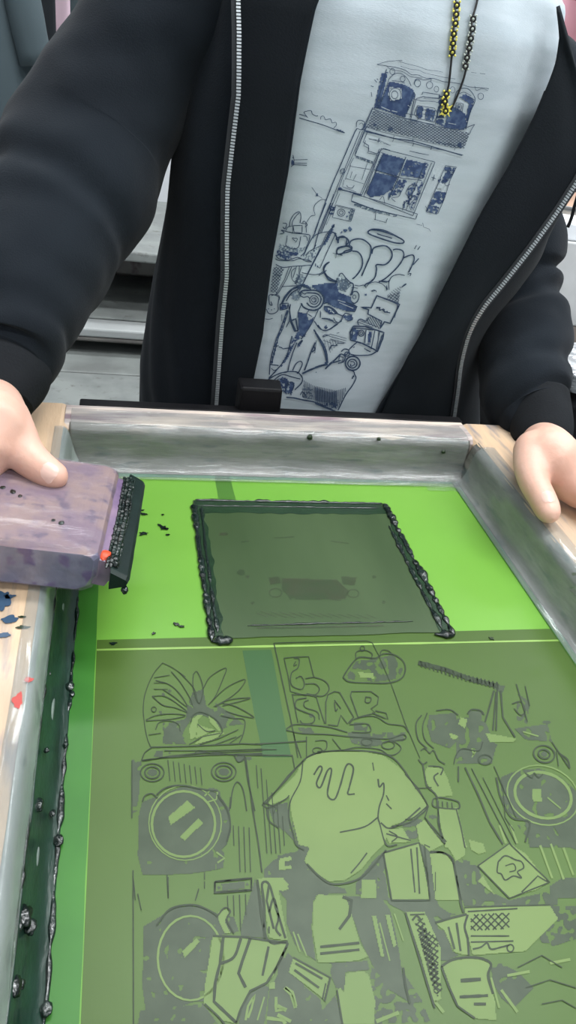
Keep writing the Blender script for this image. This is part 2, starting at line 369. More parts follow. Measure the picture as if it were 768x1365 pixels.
flat('emulsion_edge', wavy(-.030, .655, -.030, .07)+wavy(-.0135, .07, -.0135, .655, 30, .0004), .0003, M['mesh_edge'], mesh)
flat('emulsion_edge', wavy(.3705, .655, .3705, .07, 30, .0004)+wavy(.384, .07, .384, .655), .0003, M['mesh_edge'], mesh)
flat('blue_edge', wavy(.3765, .655, .3765, .07, 60, .003, 30)+wavy(.385, .07, .385, .655), .0005, M['mesh_blue'], mesh)
flat('blue_edge', wavy(-.03, .646, .38, .649, 60, .0015, 30)+[(.38, .662), (-.03, .662)], .0004, M['mesh_blue'], mesh)
panel = flat('stencil_panel', [(-.0128, .0664), (.3705, .0664), (.3705, .412), (-.0128, .412)], .0004, M['panel'], mesh)
flat('emulsion_seam', wavy(-.0128, .4025, .3705, .3985, 30, .0006)+wavy(.3705, .3965, -.0128, .4005, 30, .0006), .0006, M['seam'], mesh)
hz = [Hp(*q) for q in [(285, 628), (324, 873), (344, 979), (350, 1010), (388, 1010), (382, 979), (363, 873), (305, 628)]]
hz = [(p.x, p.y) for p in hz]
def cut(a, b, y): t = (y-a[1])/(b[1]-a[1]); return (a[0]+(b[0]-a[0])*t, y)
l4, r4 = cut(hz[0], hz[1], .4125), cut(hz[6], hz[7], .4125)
flat('dark_stripe', wavy(*hz[0], *l4, 20, .0008)+wavy(*r4, *hz[7], 20, .0008), .0005, M['stripe'], mesh, 0)  # translucent darker green stripe running down the upper mesh
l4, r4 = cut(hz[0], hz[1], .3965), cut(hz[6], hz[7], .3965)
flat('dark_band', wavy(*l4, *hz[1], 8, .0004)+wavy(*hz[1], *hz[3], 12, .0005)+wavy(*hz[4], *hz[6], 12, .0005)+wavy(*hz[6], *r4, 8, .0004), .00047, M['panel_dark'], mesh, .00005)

# ------------------------------------------------------------------ wet ink print area
X0, X1, Y0, Y1 = .0735, .2755, .406, .604
prt = flat('ink_film', wavy(X0, Y0+.004, X1-.002, Y0+.004)+wavy(X1, Y0, X1, Y1)+wavy(X1, Y1, X0+.002, Y1)+wavy(X0, Y1, X0, Y0), .0011, M['ink_film'], mesh)
flat('ink_band', wavy(X0+.001, Y1-.022, X1-.004, Y1-.020, 60, .002, 90)+wavy(X1-.005, Y1, X0+.003, Y1, 60, .003, 90), .0013, M['ink_film_dark'], mesh)
flat('ink_band', wavy(X0, Y0+.006, X0+.009, Y0+.006, 3)+wavy(X0+.009, Y0+.006, X0+.010, Y1-.01, 60, .003, 80)+wavy(X0, Y1, X0, Y0, 60, .002, 90), .0014, M['ink_film_dark'], mesh)
flat('ink_band', wavy(X1-.011, Y0+.002, X1, Y0+.002, 3)+wavy(X1, Y0, X1, Y1, 60, .002, 90)+wavy(X1-.004, Y1-.01, X1-.011, Y0, 60, .002, 80), .0014, M['ink_film_dark'], mesh)
for k, (a, b, r) in enumerate([((X0, Y1-.006), (X0, Y0), .0020), ((X0+.007, Y1-.012), (X0+.005, Y0+.01), .0011), ((X1-.001, Y1), (X1+.001, Y0), .0022), ((X1-.008, Y1-.04), (X1-.007, Y0), .0014),
                               ((X0+.002, Y1), (X1-.004, Y1), .0012), ((X0+.004, Y1-.010), (X1-.010, Y1-.009), .0007), ((X0+.03, Y0+.017), (X1-.03, Y0+.018), .0005), ((X0, Y0), (X0+.016, Y0+.001), .0032), ((X1-.016, Y0+.002), (X1+.001, Y0), .0026)]):
    mid = ((a[0]+b[0])/2+random.uniform(-.001, .001), (a[1]+b[1])/2)
    lump_tube('ink_ridge', [(*a, .0016), (*mid, .0016), (*b, .0016)], r*1.3, mesh, M['ink'], .9, 170, (1, .6), seed=k*5)
for i, (u, v, r) in enumerate([(217, 703, .0028), (213, 700, .002), (222, 705, .0018), (191, 685, .0026), (192, 711, .0026), (190, 680, .0014), (217, 686, .0012), (224, 713, .0014), (236, 832, .0022), (242, 835, .0016), (205, 844, .0014),
                               (150, 858, .002), (507, 672, .002), (512, 680, .0025), (655, 851, .002)]):
    p = Hp(u, v, .0009); pl = []
    for k in range(30):
        th = k/30*2*math.pi; rr = r*(.45+1.6*abs(noise.noise(Vector((math.cos(th)*1.9+i*3, math.sin(th)*1.9, i)))))
        pl.append((p.x+math.cos(th)*rr*1.25, p.y+math.sin(th)*rr))
    flat('ink_speck', pl, .0012, M['ink'] if i < 14 else M['s_line'], mesh, .0006)

# paint stains on the wooden bars
def stain(u, v, r, m, seed, z=ZT+.0009, el=1.):
    c = Hp(u, v, z); pl = []
    for k in range(28):
        th = k/28*2*math.pi; rr = r*(.75+.9*abs(noise.noise(Vector((math.cos(th)*1.3+seed, math.sin(th)*1.3, seed)))))
        pl.append((c.x+math.cos(th)*rr, c.y+math.sin(th)*rr*el))
    flat('paint_stain', pl, z, m, sc)
for i, (u, v, r, m, el) in enumerate([(12, 826, .005, 'blue_ink', .8), (2, 800, .006, 'blue_ink', 1.5), (30, 836, .004, 's_line', .4), (6, 846, .004, 'blue_ink', .6), (24, 934, .0028, 'red_ink', 2.4), (38, 906, .0026, 'red_ink', .8),
                                      (12, 795, .0035, 'blue_ink', .7), (30, 822, .003, 's_line', .3), (766, 765, .003, 's_line', .8), (767, 790, .003, 's_line', 2),
                                      (592, 602, .0022, 's_line', 1)]):
    if i == 10: continue
    stain(u, v, r, M[m], i*3.7, el=el)
# dark nail heads and smudges on the back wall of the frame
for u, v, r in [(591, 602, .0022), (413, 583, .0028), (505, 585, .0020)]:
    p = Vp(u, v, .6645); blob('nail_head', p, r, sc, M['s_line'], 1, 3)

# ------------------------------------------------------------------ black clamp bar behind the frame
cb = empty('clamp_bar', 'long black metal bar with a square clamp block along the frame back', 'clamp', (.18, .74, -.006))
a = Vp(106, 537, .728); b = Vp(618, 553, .728)
bobj('bar', boxbm(a.x, b.x, .722, .738, -.0055, a.z+.001, .002), M['black_metal'], cb)
for x in (a.x+.03, b.x-.03): bobj('mounting_foot', boxbm(x-.012, x+.012, .7385, .758, -.0055, .004, .002), M['black_metal'], cb)
p0 = Vp(321, 516, .728); p1 = Vp(380, 516, .728)
bm = boxbm(p0.x, p1.x, .7265, .756, .0, p0.z, .003)
for v in bm.verts:
    if v.co.z > .03 and v.co.y < .74: v.co.x += (-.002 if v.co.x > (p0.x+p1.x)/2 else 0)
bobj('clamp_block', bm, M['black_metal'], cb)
settle(cb); settle(sc)

# ------------------------------------------------------------------ squeegee
sq = empty('squeegee', 'ink-stained wooden squeegee wrapped in clear tape, blade pointing right', 'squeegee', (-.05, .47, .048))
c0 = Hp(158, 622, .083); c1 = Hp(131, 740, .083)
A = (c0-c1); LQ = A.length; A.normalize()
tilt = -math.radians(5)
B0 = Vector((0, 0, 1)).cross(A)*-1      # to the right
if B0.x < 0: B0 = -B0
Bq = (B0*math.cos(tilt)+Vector((0, 0, 1))*math.sin(tilt)).normalized(); Cq = Bq.cross(A); Cq = Cq if Cq.z > 0 else -Cq
def sqp(b, c, a): return c1+Bq*b+Cq*c+A*a
def sq_extrude(name, prof, a0, a1, m, bev=.002, noise_amp=0, N=20, parent=sq, mats=None):
    K = len(prof); vs, fs = [], []
    for i in range(N+1):
        t = a0+(a1-a0)*i/N; e = bev if i in (0, N) else 0
        cb_ = sum(p[0] for p in prof)/K; cc_ = sum(p[1] for p in prof)/K
        for (b, c) in prof:
            db, dc = b-cb_, c-cc_; L = max(1e-6, math.hypot(db, dc)); q = 1-e/L
            j = noise_amp*noise.noise(Vector((b*90, c*90, t*90)))
            vs.append(sqp(cb_+db*q+j*db/L, cc_+dc*q+j*dc/L, t))
        
    for i in range(N):
        for k in range(K):
            k2 = (k+1) % K; fs.append((i*K+k, i*K+k2, (i+1)*K+k2, (i+1)*K+k))
    fs.append(tuple(range(K))); fs.append(tuple(N*K+k for k in reversed(range(K))))
    bm = bmesh.new(); add_data(bm, vs, fs); o = bobj(name, bm, m, parent, False)
    return o
H_ = .036
hp = [(-.125, -.004), (-.121, -.001), (-.112, 0), (-.06, .0005), (-.006, 0), (-.001, -.0015), (.0012, -.005), (.0015, -.012), (.0005, -.022), (-.003, -.030), (-.010, -.0345), (-.030, -H_), (-.10, -H_), (-.118, -.034), (-.125, -.028)]
hd = sq_extrude('handle', hp, 0, LQ, M['sq_top'], .004, .0005, 24)
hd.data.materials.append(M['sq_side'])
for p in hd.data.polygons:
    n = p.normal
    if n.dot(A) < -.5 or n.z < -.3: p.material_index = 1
sq_extrude('tape_wrap', [(b*1.012+.0006, c*1.02+.0004) for b, c in hp[1:12]]+[(-.115, -.0365)], -.0012, LQ*.999, M['tape_clear2'], .004, .0012, 50)
sq_extrude('blade_holder', [(.0005, -.006), (.006, -.007), (.0095, -.009), (.0100, -.025), (.006, -.031), (-.004, -.030)], .004, LQ-.006, M['sq_neck'], .001, .0008, 30)
blob('orange_smear', sqp(.0035, -.0072, .010), .0045, sq, M['orange'], .35, 77)
sq_extrude('blade', [(.0095, -.007), (.0215, -.012), (.0235, -.0145), (.022, -.019), (.0095, -.023)], -.008, LQ+.004, M['rubber'], .001, .0003, 30)
for k, (b, c, r) in enumerate([(.0065, -.0075, .0015), (.0090, -.0072, .0016), (.0118, -.0070, .0018), (.0140, -.0082, .0010)]):
    lump_tube('ink_bead', [sqp(b, c, -.004+k*.001), sqp(b+.001, c, LQ*.5), sqp(b, c, LQ-.002)], r, sq, M['ink'], .55, 520, (1, .9), step=.0008, seed=k*3+40)
blob('ink_drip', sqp(.021, -.021, -.008), .0026, sq, M['ink'], 1, 9)
for i, (b, a_, r) in enumerate([(-.055, .095, .002), (-.062, .097, .0016), (-.070, .060, .0022), (-.078, .064, .0018), (-.064, .056, .0016), (-.030, .030, .002), (-.036, .032, .0014)]):
    pl = []; blob('ink_mark', sqp(b, .0008, a_), r, sq, M['ink'], .22, i+60)
settle(sq)
# ------------------------------------------------------------------ operator
per = empty('person', 'person in black zip hoodie and grey printed T-shirt leaning over the screen', 'person', (.27, .90, FZ))
PROF = [(-.25, .262, .925, .180, .118), (-.12, .246, .92, .196, .118), (0, .244, .918, .200, .120), (.12, .250, .915, .196, .122), (.25, .261, .910, .192, .124), (.36, .274, .905, .190, .124), (.42, .279, .903, .188, .118), (.46, .283, .905, .172, .108), (.49, .287, .910, .135, .094), (.515, .290, .915, .095, .078), (.535, .292, .915, .074, .068)]
def prof(z):
    for a, b in zip(PROF[:-1], PROF[1:]):
        if z <= b[0]: t = max(0, (z-a[0])/(b[0]-a[0])); return [a[i]+(b[i]-a[i])*t for i in range(5)]
    return list(PROF[-1])
def shell(th, z, off=0., wr=0., seed=0):
    _, cx, cy, a, b = prof(z); a += off*1.25; b += off
    s, c = math.sin(th), math.cos(th); e = 2/2.35
    x = cx+a*math.copysign(abs(s)**e, s); y = cy-b*math.copysign(abs(c)**e, c)
    if wr:
        k = noise.noise(Vector((th*1.4+seed, z*5, seed)))+.5*noise.noise(Vector((th*4.5+z*7, z*4, seed+3)))
        n = Vector((s, -c, 0)); x += n.x*k*wr; y += n.y*k*wr
    return Vector((x, y, z))
def shirt_pt(th, z):
    p = shell(th, z, 0, .006, 2); k = max(0, math.sin(th))*(math.cos(th) > 0)
    w_ = .0045*k*math.sin(z*26+th*11+1.2*noise.noise(Vector((th*2, z*6, 1)))); return p+Vector((math.sin(th), -math.cos(th), 0))*w_
def jacket_pt(th, z): return shell(th, z, .014, .010, 5)
# T-shirt
NT, NZ = 160, 130; vs, fs = [], []
for i in range(NZ+1):
    z = -.20+(.535+.20)*i/NZ
    for k in range(NT): vs.append(shirt_pt(2*math.pi*k/NT, z))
for i in range(NZ):
    for k in range(NT): fs.append((i*NT+k, i*NT+(k+1) % NT, (i+1)*NT+(k+1) % NT, (i+1)*NT+k))
shirt = obj('t_shirt', vs, fs, M['shirt'], per, True); shirt['label'] = 'heather grey T-shirt with navy printed drawing'
shirt_bvh = BVHTree.FromPolygons([tuple(v) for v in vs], fs)
P_ = [(.292+.071*math.sin(t*math.pi/18), .915-.065*math.cos(t*math.pi/18), .533+.006*math.cos(t*math.pi/18)*-1, .006) for t in range(37)]
obj('collar', *tube_data(P_, 10), M['shirt'], shirt, True)

# jacket opening: find the wrap angle of the traced fold edge and zip edge
def wrap_of(poly, fn, lo=-math.pi/2, hi=math.pi/2):
    out = []
    for (u, v) in poly:
        best = None
        for z in np.linspace(-.12, .52, 65):
            for th in np.linspace(lo, hi, 121):
                p = proj(fn(th, z)); d = (p[0]-u)**2+(p[1]-v)**2
                if best is None or d < best[0]: best = (d, z, th)
        out.append((best[1], best[2]))
    out.sort(); return out
def interp(tab, z):
    if z <= tab[0][0]: return tab[0][1]
    for a, b in zip(tab[:-1], tab[1:]):
        if z <= b[0]: return a[1]+(b[1]-a[1])*(z-a[0])/max(1e-6, b[0]-a[0])
    return tab[-1][1]
jf = lambda th, z: shell(th, z, .014)
foldL = wrap_of([(421, 0), (404, 110), (385, 235), (366, 340), (350, 440), (336, 515), (331, 560)], jf)
foldR = wrap_of([(747, 0), (746, 40), (735, 95), (694, 190), (645, 275), (604, 355), (560, 445), (508, 548), (500, 575)], jf)
zipL = wrap_of([(334, -20), (331, 40), (326, 130), (317, 240), (307, 370), (300, 470), (297, 560)], jf)
def jpt(t, z):
    top = .385+.145*max(0, min(1, (t-.22)/.25))**.8; f = (z+.20)/.73; z = -.20+(top+.20)*f
    a, b = interp(foldR, z), interp(foldL, z)+2*math.pi; th = a+(b-a)*t; p = jacket_pt(th, z)
    return p
NJ = 200; vs, fs = [], []
for i in range(NZ+1):
    z = -.20+(.53+.20)*i/NZ
    for k in range(NJ+1): vs.append(jpt(k/NJ, z))
for i in range(NZ):
    for k in range(NJ): a = i*(NJ+1)+k; fs.append((a, a+1, a+NJ+2, a+NJ+1))
hood = obj('hoodie', vs, fs, M['hoodie'], per, True)
sd = hood.modifiers.new('s', 'SOLIDIFY'); sd.thickness = .004; sd.offset = -1
# folded-out facing strips that end in the zip
def facing(fold, zips, name, lift=.008):
    vs, fs = [], []; NW = 16; zs = np.linspace(-.12, .52, 90)
    for z in zs:
        a, b = interp(fold, z), interp(zips, z)
        for k in range(NW+1):
            t = k/NW; th = a+(b-a)*t; p = shell(th, z, .014+.003+lift*math.sin(math.pi*min(1, t*.62+.05)), .005, 5); vs.append(p)
    for i in range(len(zs)-1):
        for k in range(NW): q = i*(NW+1)+k; fs.append((q, q+1, q+NW+2, q+NW+1))
    o = obj(name, vs, fs, M['hoodie_in'], hood, True)
    s = o.modifiers.new('s', 'SOLIDIFY'); s.thickness = .004; s.offset = 0
    return [vs[i*(NW+1)+NW] for i in range(len(zs))]
eL = facing(foldL, zipL, 'facing')
def ribbon3(name, path, w, th, m, parent, up=Vector((0, -1, 0))):
    vs, fs = [], []; n = len(path)
    for i in range(n):
        T = (path[min(n-1, i+1)]-path[max(0, i-1)]).normalized(); s = T.cross(up).normalized(); q = up*th
        for k in (-1, 1):
            vs += [path[i]+s*w*k, path[i]+s*w*k+q]
    for i in range(n-1):
        a = i*4; b = a+4; fs += [(a+1, a+3, b+3, b+1), (a, b, b+2, a+2), (a, a+1, b+1, b), (a+2, b+2, b+3, a+3)]
    return obj(name, vs, fs, m, parent)
def teeth(path, parent, step=.0028):
    vs, fs = [], []; acc = 0; side = 1; up = Vector((0, -1, 0))
    for a, b in zip(path[:-1], path[1:]):
        L = (b-a).length; T = (b-a).normalized(); s = T.cross(up).normalized(); t = step-acc
        while t < L:
            c = a+T*t+up*.0016; i0 = len(vs)
            for dz in (-.0009, .0009):
                for dx in (-.0021, .0021):
                    for dy in (0, .0018): vs.append(c+T*dz+s*dx+up*dy)
            fs += [tuple(i0+j for j in f) for f in ((0, 1, 3, 2), (4, 6, 7, 5), (0, 4, 5, 1), (2, 3, 7, 6), (1, 5, 7, 3), (0, 2, 6, 4))]
            t += step
        acc = L-(t-step)
    return obj('zip_teeth', vs, fs, M['zip'], parent)
zl = [p+Vector((0, -.002, 0)) for p in eL]
z1 = ribbon3('zipper', zl, .0065, .0015, M['zip_tape'], hood); teeth(zl, z1)
# right zip runs freely over the sleeve: traced edge given a depth of its own
zr = [Vp(*q[:2], q[2]) for q in catmull([(784, 205, .775), (768, 236, .772), (741, 278, .768), (722, 305, .765), (700, 335, .762), (667, 377, .76), (642, 408, .76), (624, 440, .765), (613, 480, .775), (608, 520, .785), (603, 556, .79), (600, 580, .795)], 8)]
frp = [Vp(*q[:2], q[2]) for q in catmull([(744, 8, .80), (746, 40, .80), (737, 95, .79), (696, 190, .785), (647, 275, .782), (606, 355, .78), (562, 445, .785), (542, 480, .786), (525, 515, .79), (510, 548, .79), (500, 570, .795), (495, 590, .797)], 8)]
vs, fs = [], []; NW = 20; n = len(zr)
outr = [Vp(*q[:2], q[2]) for q in catmull([(796, 200, .80), (774, 238, .80), (746, 281, .80), (733, 310, .81), (722, 342, .83), (698, 382, .84), (680, 408, .85), (660, 440, .86), (645, 480, .87), (640, 520, .88), (640, 556, .88), (640, 580, .88)], 8)]
for i in range(n):
    for k in range(NW+1):
        t = k/NW; p = frp[i].lerp(zr[i], t); b = math.sin(math.pi*t)*.012; q = noise.noise(p*9)*.008*math.sin(math.pi*t)
        vs.append(p+Vector((0, -b-q, 0)))
for i in range(n-1):
    for k in range(NW): a = i*(NW+1)+k; fs.append((a, a+1, a+NW+2, a+NW+1))
o = obj('facing', vs, fs, M['hoodie_in'], hood, True); s = o.modifiers.new('s', 'SOLIDIFY'); s.thickness = .004; s.offset = 0
vs, fs = [], []; NW = 10
for i in range(n):
    for k in range(NW+1):
        t = k/NW; p = zr[i].lerp(outr[i], t); vs.append(p+Vector((0, -.010*math.sin(math.pi*t), 0)))
for i in range(n-1):
    for k in range(NW): a = i*(NW+1)+k; fs.append((a, a+1, a+NW+2, a+NW+1))
o = obj('front_panel', vs, fs, M['hoodie'], hood, True); s = o.modifiers.new('s', 'SOLIDIFY'); s.thickness = .004; s.offset = 1
zr2 = [p+Vector((0, -.004, 0)) for p in zr]
z2 = ribbon3('zipper', zr2, .0052, .0015, M['zip_tape'], hood); teeth(zr2, z2)
# hood lying on the shoulders
P_ = [(.292+.105*math.sin(t), .945-.085*math.cos(t), .515+.02*(1-math.cos(t))*.5, .024+.012*(1-math.cos(t))*.5) for t in np.linspace(.6, 2*math.pi-.6, 40)]
obj('hood', *tube_data(P_, 20, lambda p, f, t: noise.noise(p*22)*.01), M['hoodie'], hood, True)
# sleeves
def sleeve(pts, folds, name='sleeve', n=14, seed=0):
    P = []
    for (u, v, y, r) in catmull(pts, n): p = Vp(u, v, y); P.append((p.x, p.y, p.z, r))
    def d(p, f, th):
        k = .0065*noise.noise(Vector((p.x*9+seed, p.y*9, p.z*16)))+.003*noise.noise(p*30)
        for (c, w, a, ph) in folds: k -= a*math.exp(-((f+.035*math.sin(th+ph)-c)/w)**2)*(.55+.45*math.sin(th+ph))
        return k
    return obj(name, *tube_data(P, 64, d), M['hoodie'], hood, True)
sleeve([(345, -95, .92, .045), (308, -72, .92, .062), (262, -30, .91, .071), (206, 48, .90, .070), (163, 118, .89, .076), (122, 190, .87, .083), (95, 255, .83, .083), (60, 318, .79, .077), (32, 380, .74, .066), (17, 432, .70, .056), (10, 474, .675, .050), (4, 492, .66, .040)],
       [(.52, .05, .004, .4), (.61, .025, .008, 1.2), (.74, .04, .003, .3), (.86, .025, .005, 1.5)], seed=1)
sleeve([(690, 40, .92, .015), (704, 66, .92, .036), (716, 105, .92, .052), (720, 155, .92, .060), (703, 222, .91, .059), (681, 282, .90, .057), (690, 334, .89, .060), (690, 375, .87, .056), (696, 430, .83, .056), (700, 480, .78, .057), (700, 525, .735, .055), (708, 552, .71, .045), (718, 562, .695, .034)],
       [(.58, .02, .012, 3.4), (.66, .02, .010, 2.6), (.78, .018, .010, 3.6), (.88, .016, .010, 2.9)], seed=4)
def cuff(pts):
    P = []
    for (u, v, y, r) in catmull(pts, 10): p = Vp(u, v, y); P.append((p.x, p.y, p.z, r))
    return obj('cuff', *tube_data(P, 72, lambda p, f, t: .0009*math.sin(t*36)+noise.noise(p*30)*.003), M['rib'], hood, True)
cuff([(14, 462, .685, .041), (6, 490, .665, .042), (-4, 516, .645, .0385), (-10, 535, .632, .034)])
cuff([(714, 540, .715, .040), (720, 558, .695, .0375), (723, 578, .675, .0345), (724, 592, .662, .031)])
# kangaroo pocket edge seam
pp = [shell(th, z, .0195, .010, 5) for th, z in zip(np.linspace(-1.25, -.80, 20), np.linspace(.020, .085, 20))]

# body: one continuous surface
bm = bmesh.new()
def limb(P, seg=20, n=5, ends=True, flat=None):
    Q = [tuple(p) for p in catmull(P, n)]
    add_data(bm, *tube_data(round_ends(Q) if ends else Q, seg, flat=flat))
def ell(c, r, rx=0, rz=0):
    t = bmesh.new(); bmesh.ops.create_icosphere(t, subdivisions=3, radius=1)
    R_ = Matrix.Rotation(rz, 3, 'Z') @ Matrix.Rotation(rx, 3, 'X')
    for v in t.verts: v.co = Vector(c)+R_ @ Vector((v.co.x*r[0], v.co.y*r[1], v.co.z*r[2]))
    me = bpy.data.meshes.new('t'); t.to_mesh(me); t.free(); bm.from_mesh(me); bpy.data.meshes.remove(me)
def W(u, v, y, r): p = Vp(u, v, y); return (p.x, p.y, p.z, r)
def Z(u, v, z, r): p = Hp(u, v, z); return (p.x, p.y, p.z, r)
# torso, neck, head
vs, fs = [], []; rows = [(-.20, -.05), (-.05, -.0)]
K = 32; zz = [-.22]+[q[0] for q in PROF[1:]]+[.56]
for z in zz:
    _, cx, cy, a, b = prof(min(z, .535)); g = .018
    if z > .53: a, b = .060+g, .062+g
    for k in range(K): th = 2*math.pi*k/K; vs.append(Vector((cx+(a-g)*math.sin(th), cy-(b-g)*math.cos(th), z)))
for i in range(len(zz)-1):
    for k in range(K): fs.append((i*K+k, i*K+(k+1) % K, (i+1)*K+(k+1) % K, (i+1)*K+k))
fs.append(tuple(reversed(range(K)))); fs.append(tuple((len(zz)-1)*K+k for k in range(K)))
add_data(bm, vs, fs)
limb([(.292, .93, .50, .058), (.294, .915, .58, .054), (.296, .90, .64, .056)])
HC_ = Vector((.298, .885, .682))
ell(HC_+Vector((0, .01, .015)), (.074, .094, .088), -.15); ell(HC_+Vector((0, -.025, -.05)), (.055, .062, .062), -.1)
ell(HC_+Vector((0, -.070, -.085)), (.024, .020, .018))
limb([tuple(HC_+Vector((0, -.083, .005)))+(.008,), tuple(HC_+Vector((0, -.098, -.025)))+(.010,), tuple(HC_+Vector((0, -.105, -.038)))+(.013,)], 14)
for s in (-1, 1):
    ell(HC_+Vector((s*.076, .008, -.008)), (.008, .018, .030), .1, s*.25)
    ell(HC_+Vector((s*.030, -.078, .020)), (.024, .010, .007)); ell(HC_+Vector((s*.040, -.062, -.030)), (.020, .018, .018))
ell(HC_+Vector((0, -.084, -.062)), (.023, .010, .006)); ell(HC_+Vector((0, -.083, -.070)), (.019, .010, .006))
# shoulders and arms
limb([(.175, .915, .42, .040), W(262, -20, .905, .042), W(206, 48, .90, .046), W(163, 118, .89, .044), W(122, 200, .87, .042), W(92, 265, .83, .042), W(55, 345, .78, .040), W(30, 405, .73, .034), W(12, 470, .68, .028), W(-2, 515, .645, .026), W(-9, 540, .628, .0255)], 24)
limb([(.40, .915, .39, .036), W(700, 80, .92, .026), W(714, 115, .92, .036), W(716, 165, .915, .042), W(700, 230, .905, .042), W(683, 290, .90, .041), W(688, 335, .89, .042), W(694, 380, .865, .040), W(700, 440, .82, .036), W(708, 500, .75, .031), W(720, 560, .692, .027), W(724, 592, .660, .0255)], 24)
# image-left hand (holds the squeegee): palm, thumb on top, fingers wrapped below
wr = Vp(-9, 540, .628)
zt = .083
def loc(b, c, a): return sqp(b, c, a)
palm = [tuple(wr)+(.026,), Z(-14, 566, .118, .029), Z(-30, 592, .106, .029), Z(-48, 618, .098, .026)]
limb(palm, 24)
limb([Z(2, 560, .116, .0225), Z(17, 583, .109, .0195), Z(34, 606, .101, .0155), Z(51, 621, .096, .0135), Z(64, 630, .0935, .0125), Z(72, 634, .0925, .0115)], 22)
for i, (a_, L) in enumerate([(.098, 1.), (.078, 1.05), (.058, 1.0), (.038, .85)]):
    b0 = -.098-.004*i; R0 = .0105-.0006*i
    k0 = loc(b0-.030, .018, a_-.004); k1 = loc(b0-.046, -.006, a_); k2 = loc(b0-.034, -.036-.010, a_); k3 = loc(b0-.008, -.038-.010, a_)
    st = Vector(palm[2 if i < 2 else 3][:3])
    limb([tuple(st)+(R0*1.5,), tuple(k0)+(R0*1.15,), tuple(k1)+(R0*1.05,), tuple(k2)+(R0,), tuple(k3)+(R0*.85,)], 16)
# image-right hand resting on the frame bar
w2 = Vp(724, 592, .660)
limb([tuple(w2)+(.0255,), Z(732, 604, .088, .027), Z(752, 625, .080, .026), Z(775, 648, .072, .023)], 24)
limb([Z(712, 600, .088, .0205), Z(709, 622, .081, .0175), Z(713, 645, .0735, .0145), Z(722, 662, .068, .0132), Z(728, 675, .0635, .0128), Z(731, 682, .0615, .0118)], 22)
for i, (u, v) in enumerate([(750, 628), (775, 630), (800, 640), (822, 652)]):
    R0 = .0128-.0007*i; u2 = [(766, 655), (792, 668), (816, 680), (836, 688)][i]
    a = Z(u, v, .081-.002*i, R0*1.2); b = Z(*u2, .071, R0*1.1)
    b = (max(b[0], .440), b[1], b[2], b[3])
    limb([a, b, (OR+.013, b[1]-.012, .048, R0), (OR+.0125, b[1]-.016, .022, R0*.95), (OR+.012, b[1]-.016, .006, R0*.82)], 16)
# legs and feet
for s in (-1, 1):
    x = .262+s*.085
    limb([(x, .925, -.20, .085), (x, .925, -.32, .078), (x, .92, -.50, .055), (x, .93, -.66, .050), (x, .94, -.86, .036)], 22)
    limb([(x, .95, -.89, .034), (x, .89, -.90, .028), (x+s*.01, .82, -.908, .022)], 18)
me = bpy.data.meshes.new('body'); bm.to_mesh(me); bm.free()
body = link('body', me, M['skin'], per)
rm = body.modifiers.new('r', 'REMESH'); rm.mode = 'VOXEL'; rm.voxel_size = .0032
sm = body.modifiers.new('s', 'SMOOTH'); sm.factor = .5; sm.iterations = 5
evaluated(body)
for p in body.data.polygons: p.use_smooth = True
body.data.materials.clear(); body.data.materials.append(M['skin'])
body['label'] = 'skin of hands, neck and head'
def nail(c, d, up, w=.0062, l=.0062):
    """curved nail plate seated on the finger surface; c = centre guess, d = finger direction"""
    d = d.normalized(); s = d.cross(up).normalized(); n = s.cross(d).normalized()
    bv = BVHTree.FromPolygons([v.co for v in body.data.vertices], [p.vertices[:] for p in body.data.polygons]) if 'bv' not in nail.__dict__ else nail.bv
    nail.bv = bv; vs, fs = [], []; N = 12
    for i in range(N+1):
        for k in range(N+1):
            x = (k/N*2-1)*w; t = i/N*2-1; lim = w*math.sqrt(max(0, 1-abs(t)**3.2)); x = max(-lim, min(lim, x))
            q = c+s*x+d*(t*l); h = bv.ray_cast(q+n*.03, -n, .06)
            p = (h[0] if h[0] else q)+n*(.0006-.0003*(x/w)**2); vs.append(p)
    for i in range(N):
        for k in range(N): a = i*(N+1)+k; fs.append((a, a+1, a+N+2, a+N+1))
    return obj('fingernail', vs, fs, M['nail'], body, True)
a, b = Hp(53, 622, .096), Hp(73, 635, .0925); nail(Hp(66, 625, .103), b-a, Vector((0, -.35, 1)))
a, b = Hp(722, 662, .068), Hp(731, 683, .0615); c_ = Hp(728, 672, .0645); nail(c_, b-a, (CAM-c_).normalized()*.6+Vector((0, 0, .6)))
# face and hair
for s in (-1, 1):
    t = bmesh.new(); bmesh.ops.create_icosphere(t, subdivisions=3, radius=.0098)
    for v in t.verts: v.co = v.co+HC_+Vector((s*.030, -.0715, .006))
    e = bobj('eye', t, M['eye'], body, True)
    t = bmesh.new(); bmesh.ops.create_icosphere(t, subdivisions=3, radius=.0048)
    for v in t.verts: v.co = v.co+HC_+Vector((s*.030, -.0775, .003))
    bobj('iris', t, M['hair'], e, True)
t = bmesh.new(); bmesh.ops.create_icosphere(t, subdivisions=5, radius=1)
for v in t.verts:
    d = v.co.copy(); k = 1+.06*noise.noise(d*6)+.02*noise.noise(d*25)
    v.co = HC_+Vector((0, .014, .020))+Vector((d.x*.084*k, d.y*.103*k, d.z*.098*k))
bmesh.ops.delete(t, geom=[v for v in t.verts if (v.co-HC_).z < .035-1.1*max(0, (v.co.y-HC_.y+.03)) and v.co.y < HC_.y+.085 or (v.co-HC_).z < -.07], context='VERTS')
h = bobj('hair', t, M['hair'], per, True); s = h.modifiers.new('s', 'SOLIDIFY'); s.thickness = .008; s.offset = -1
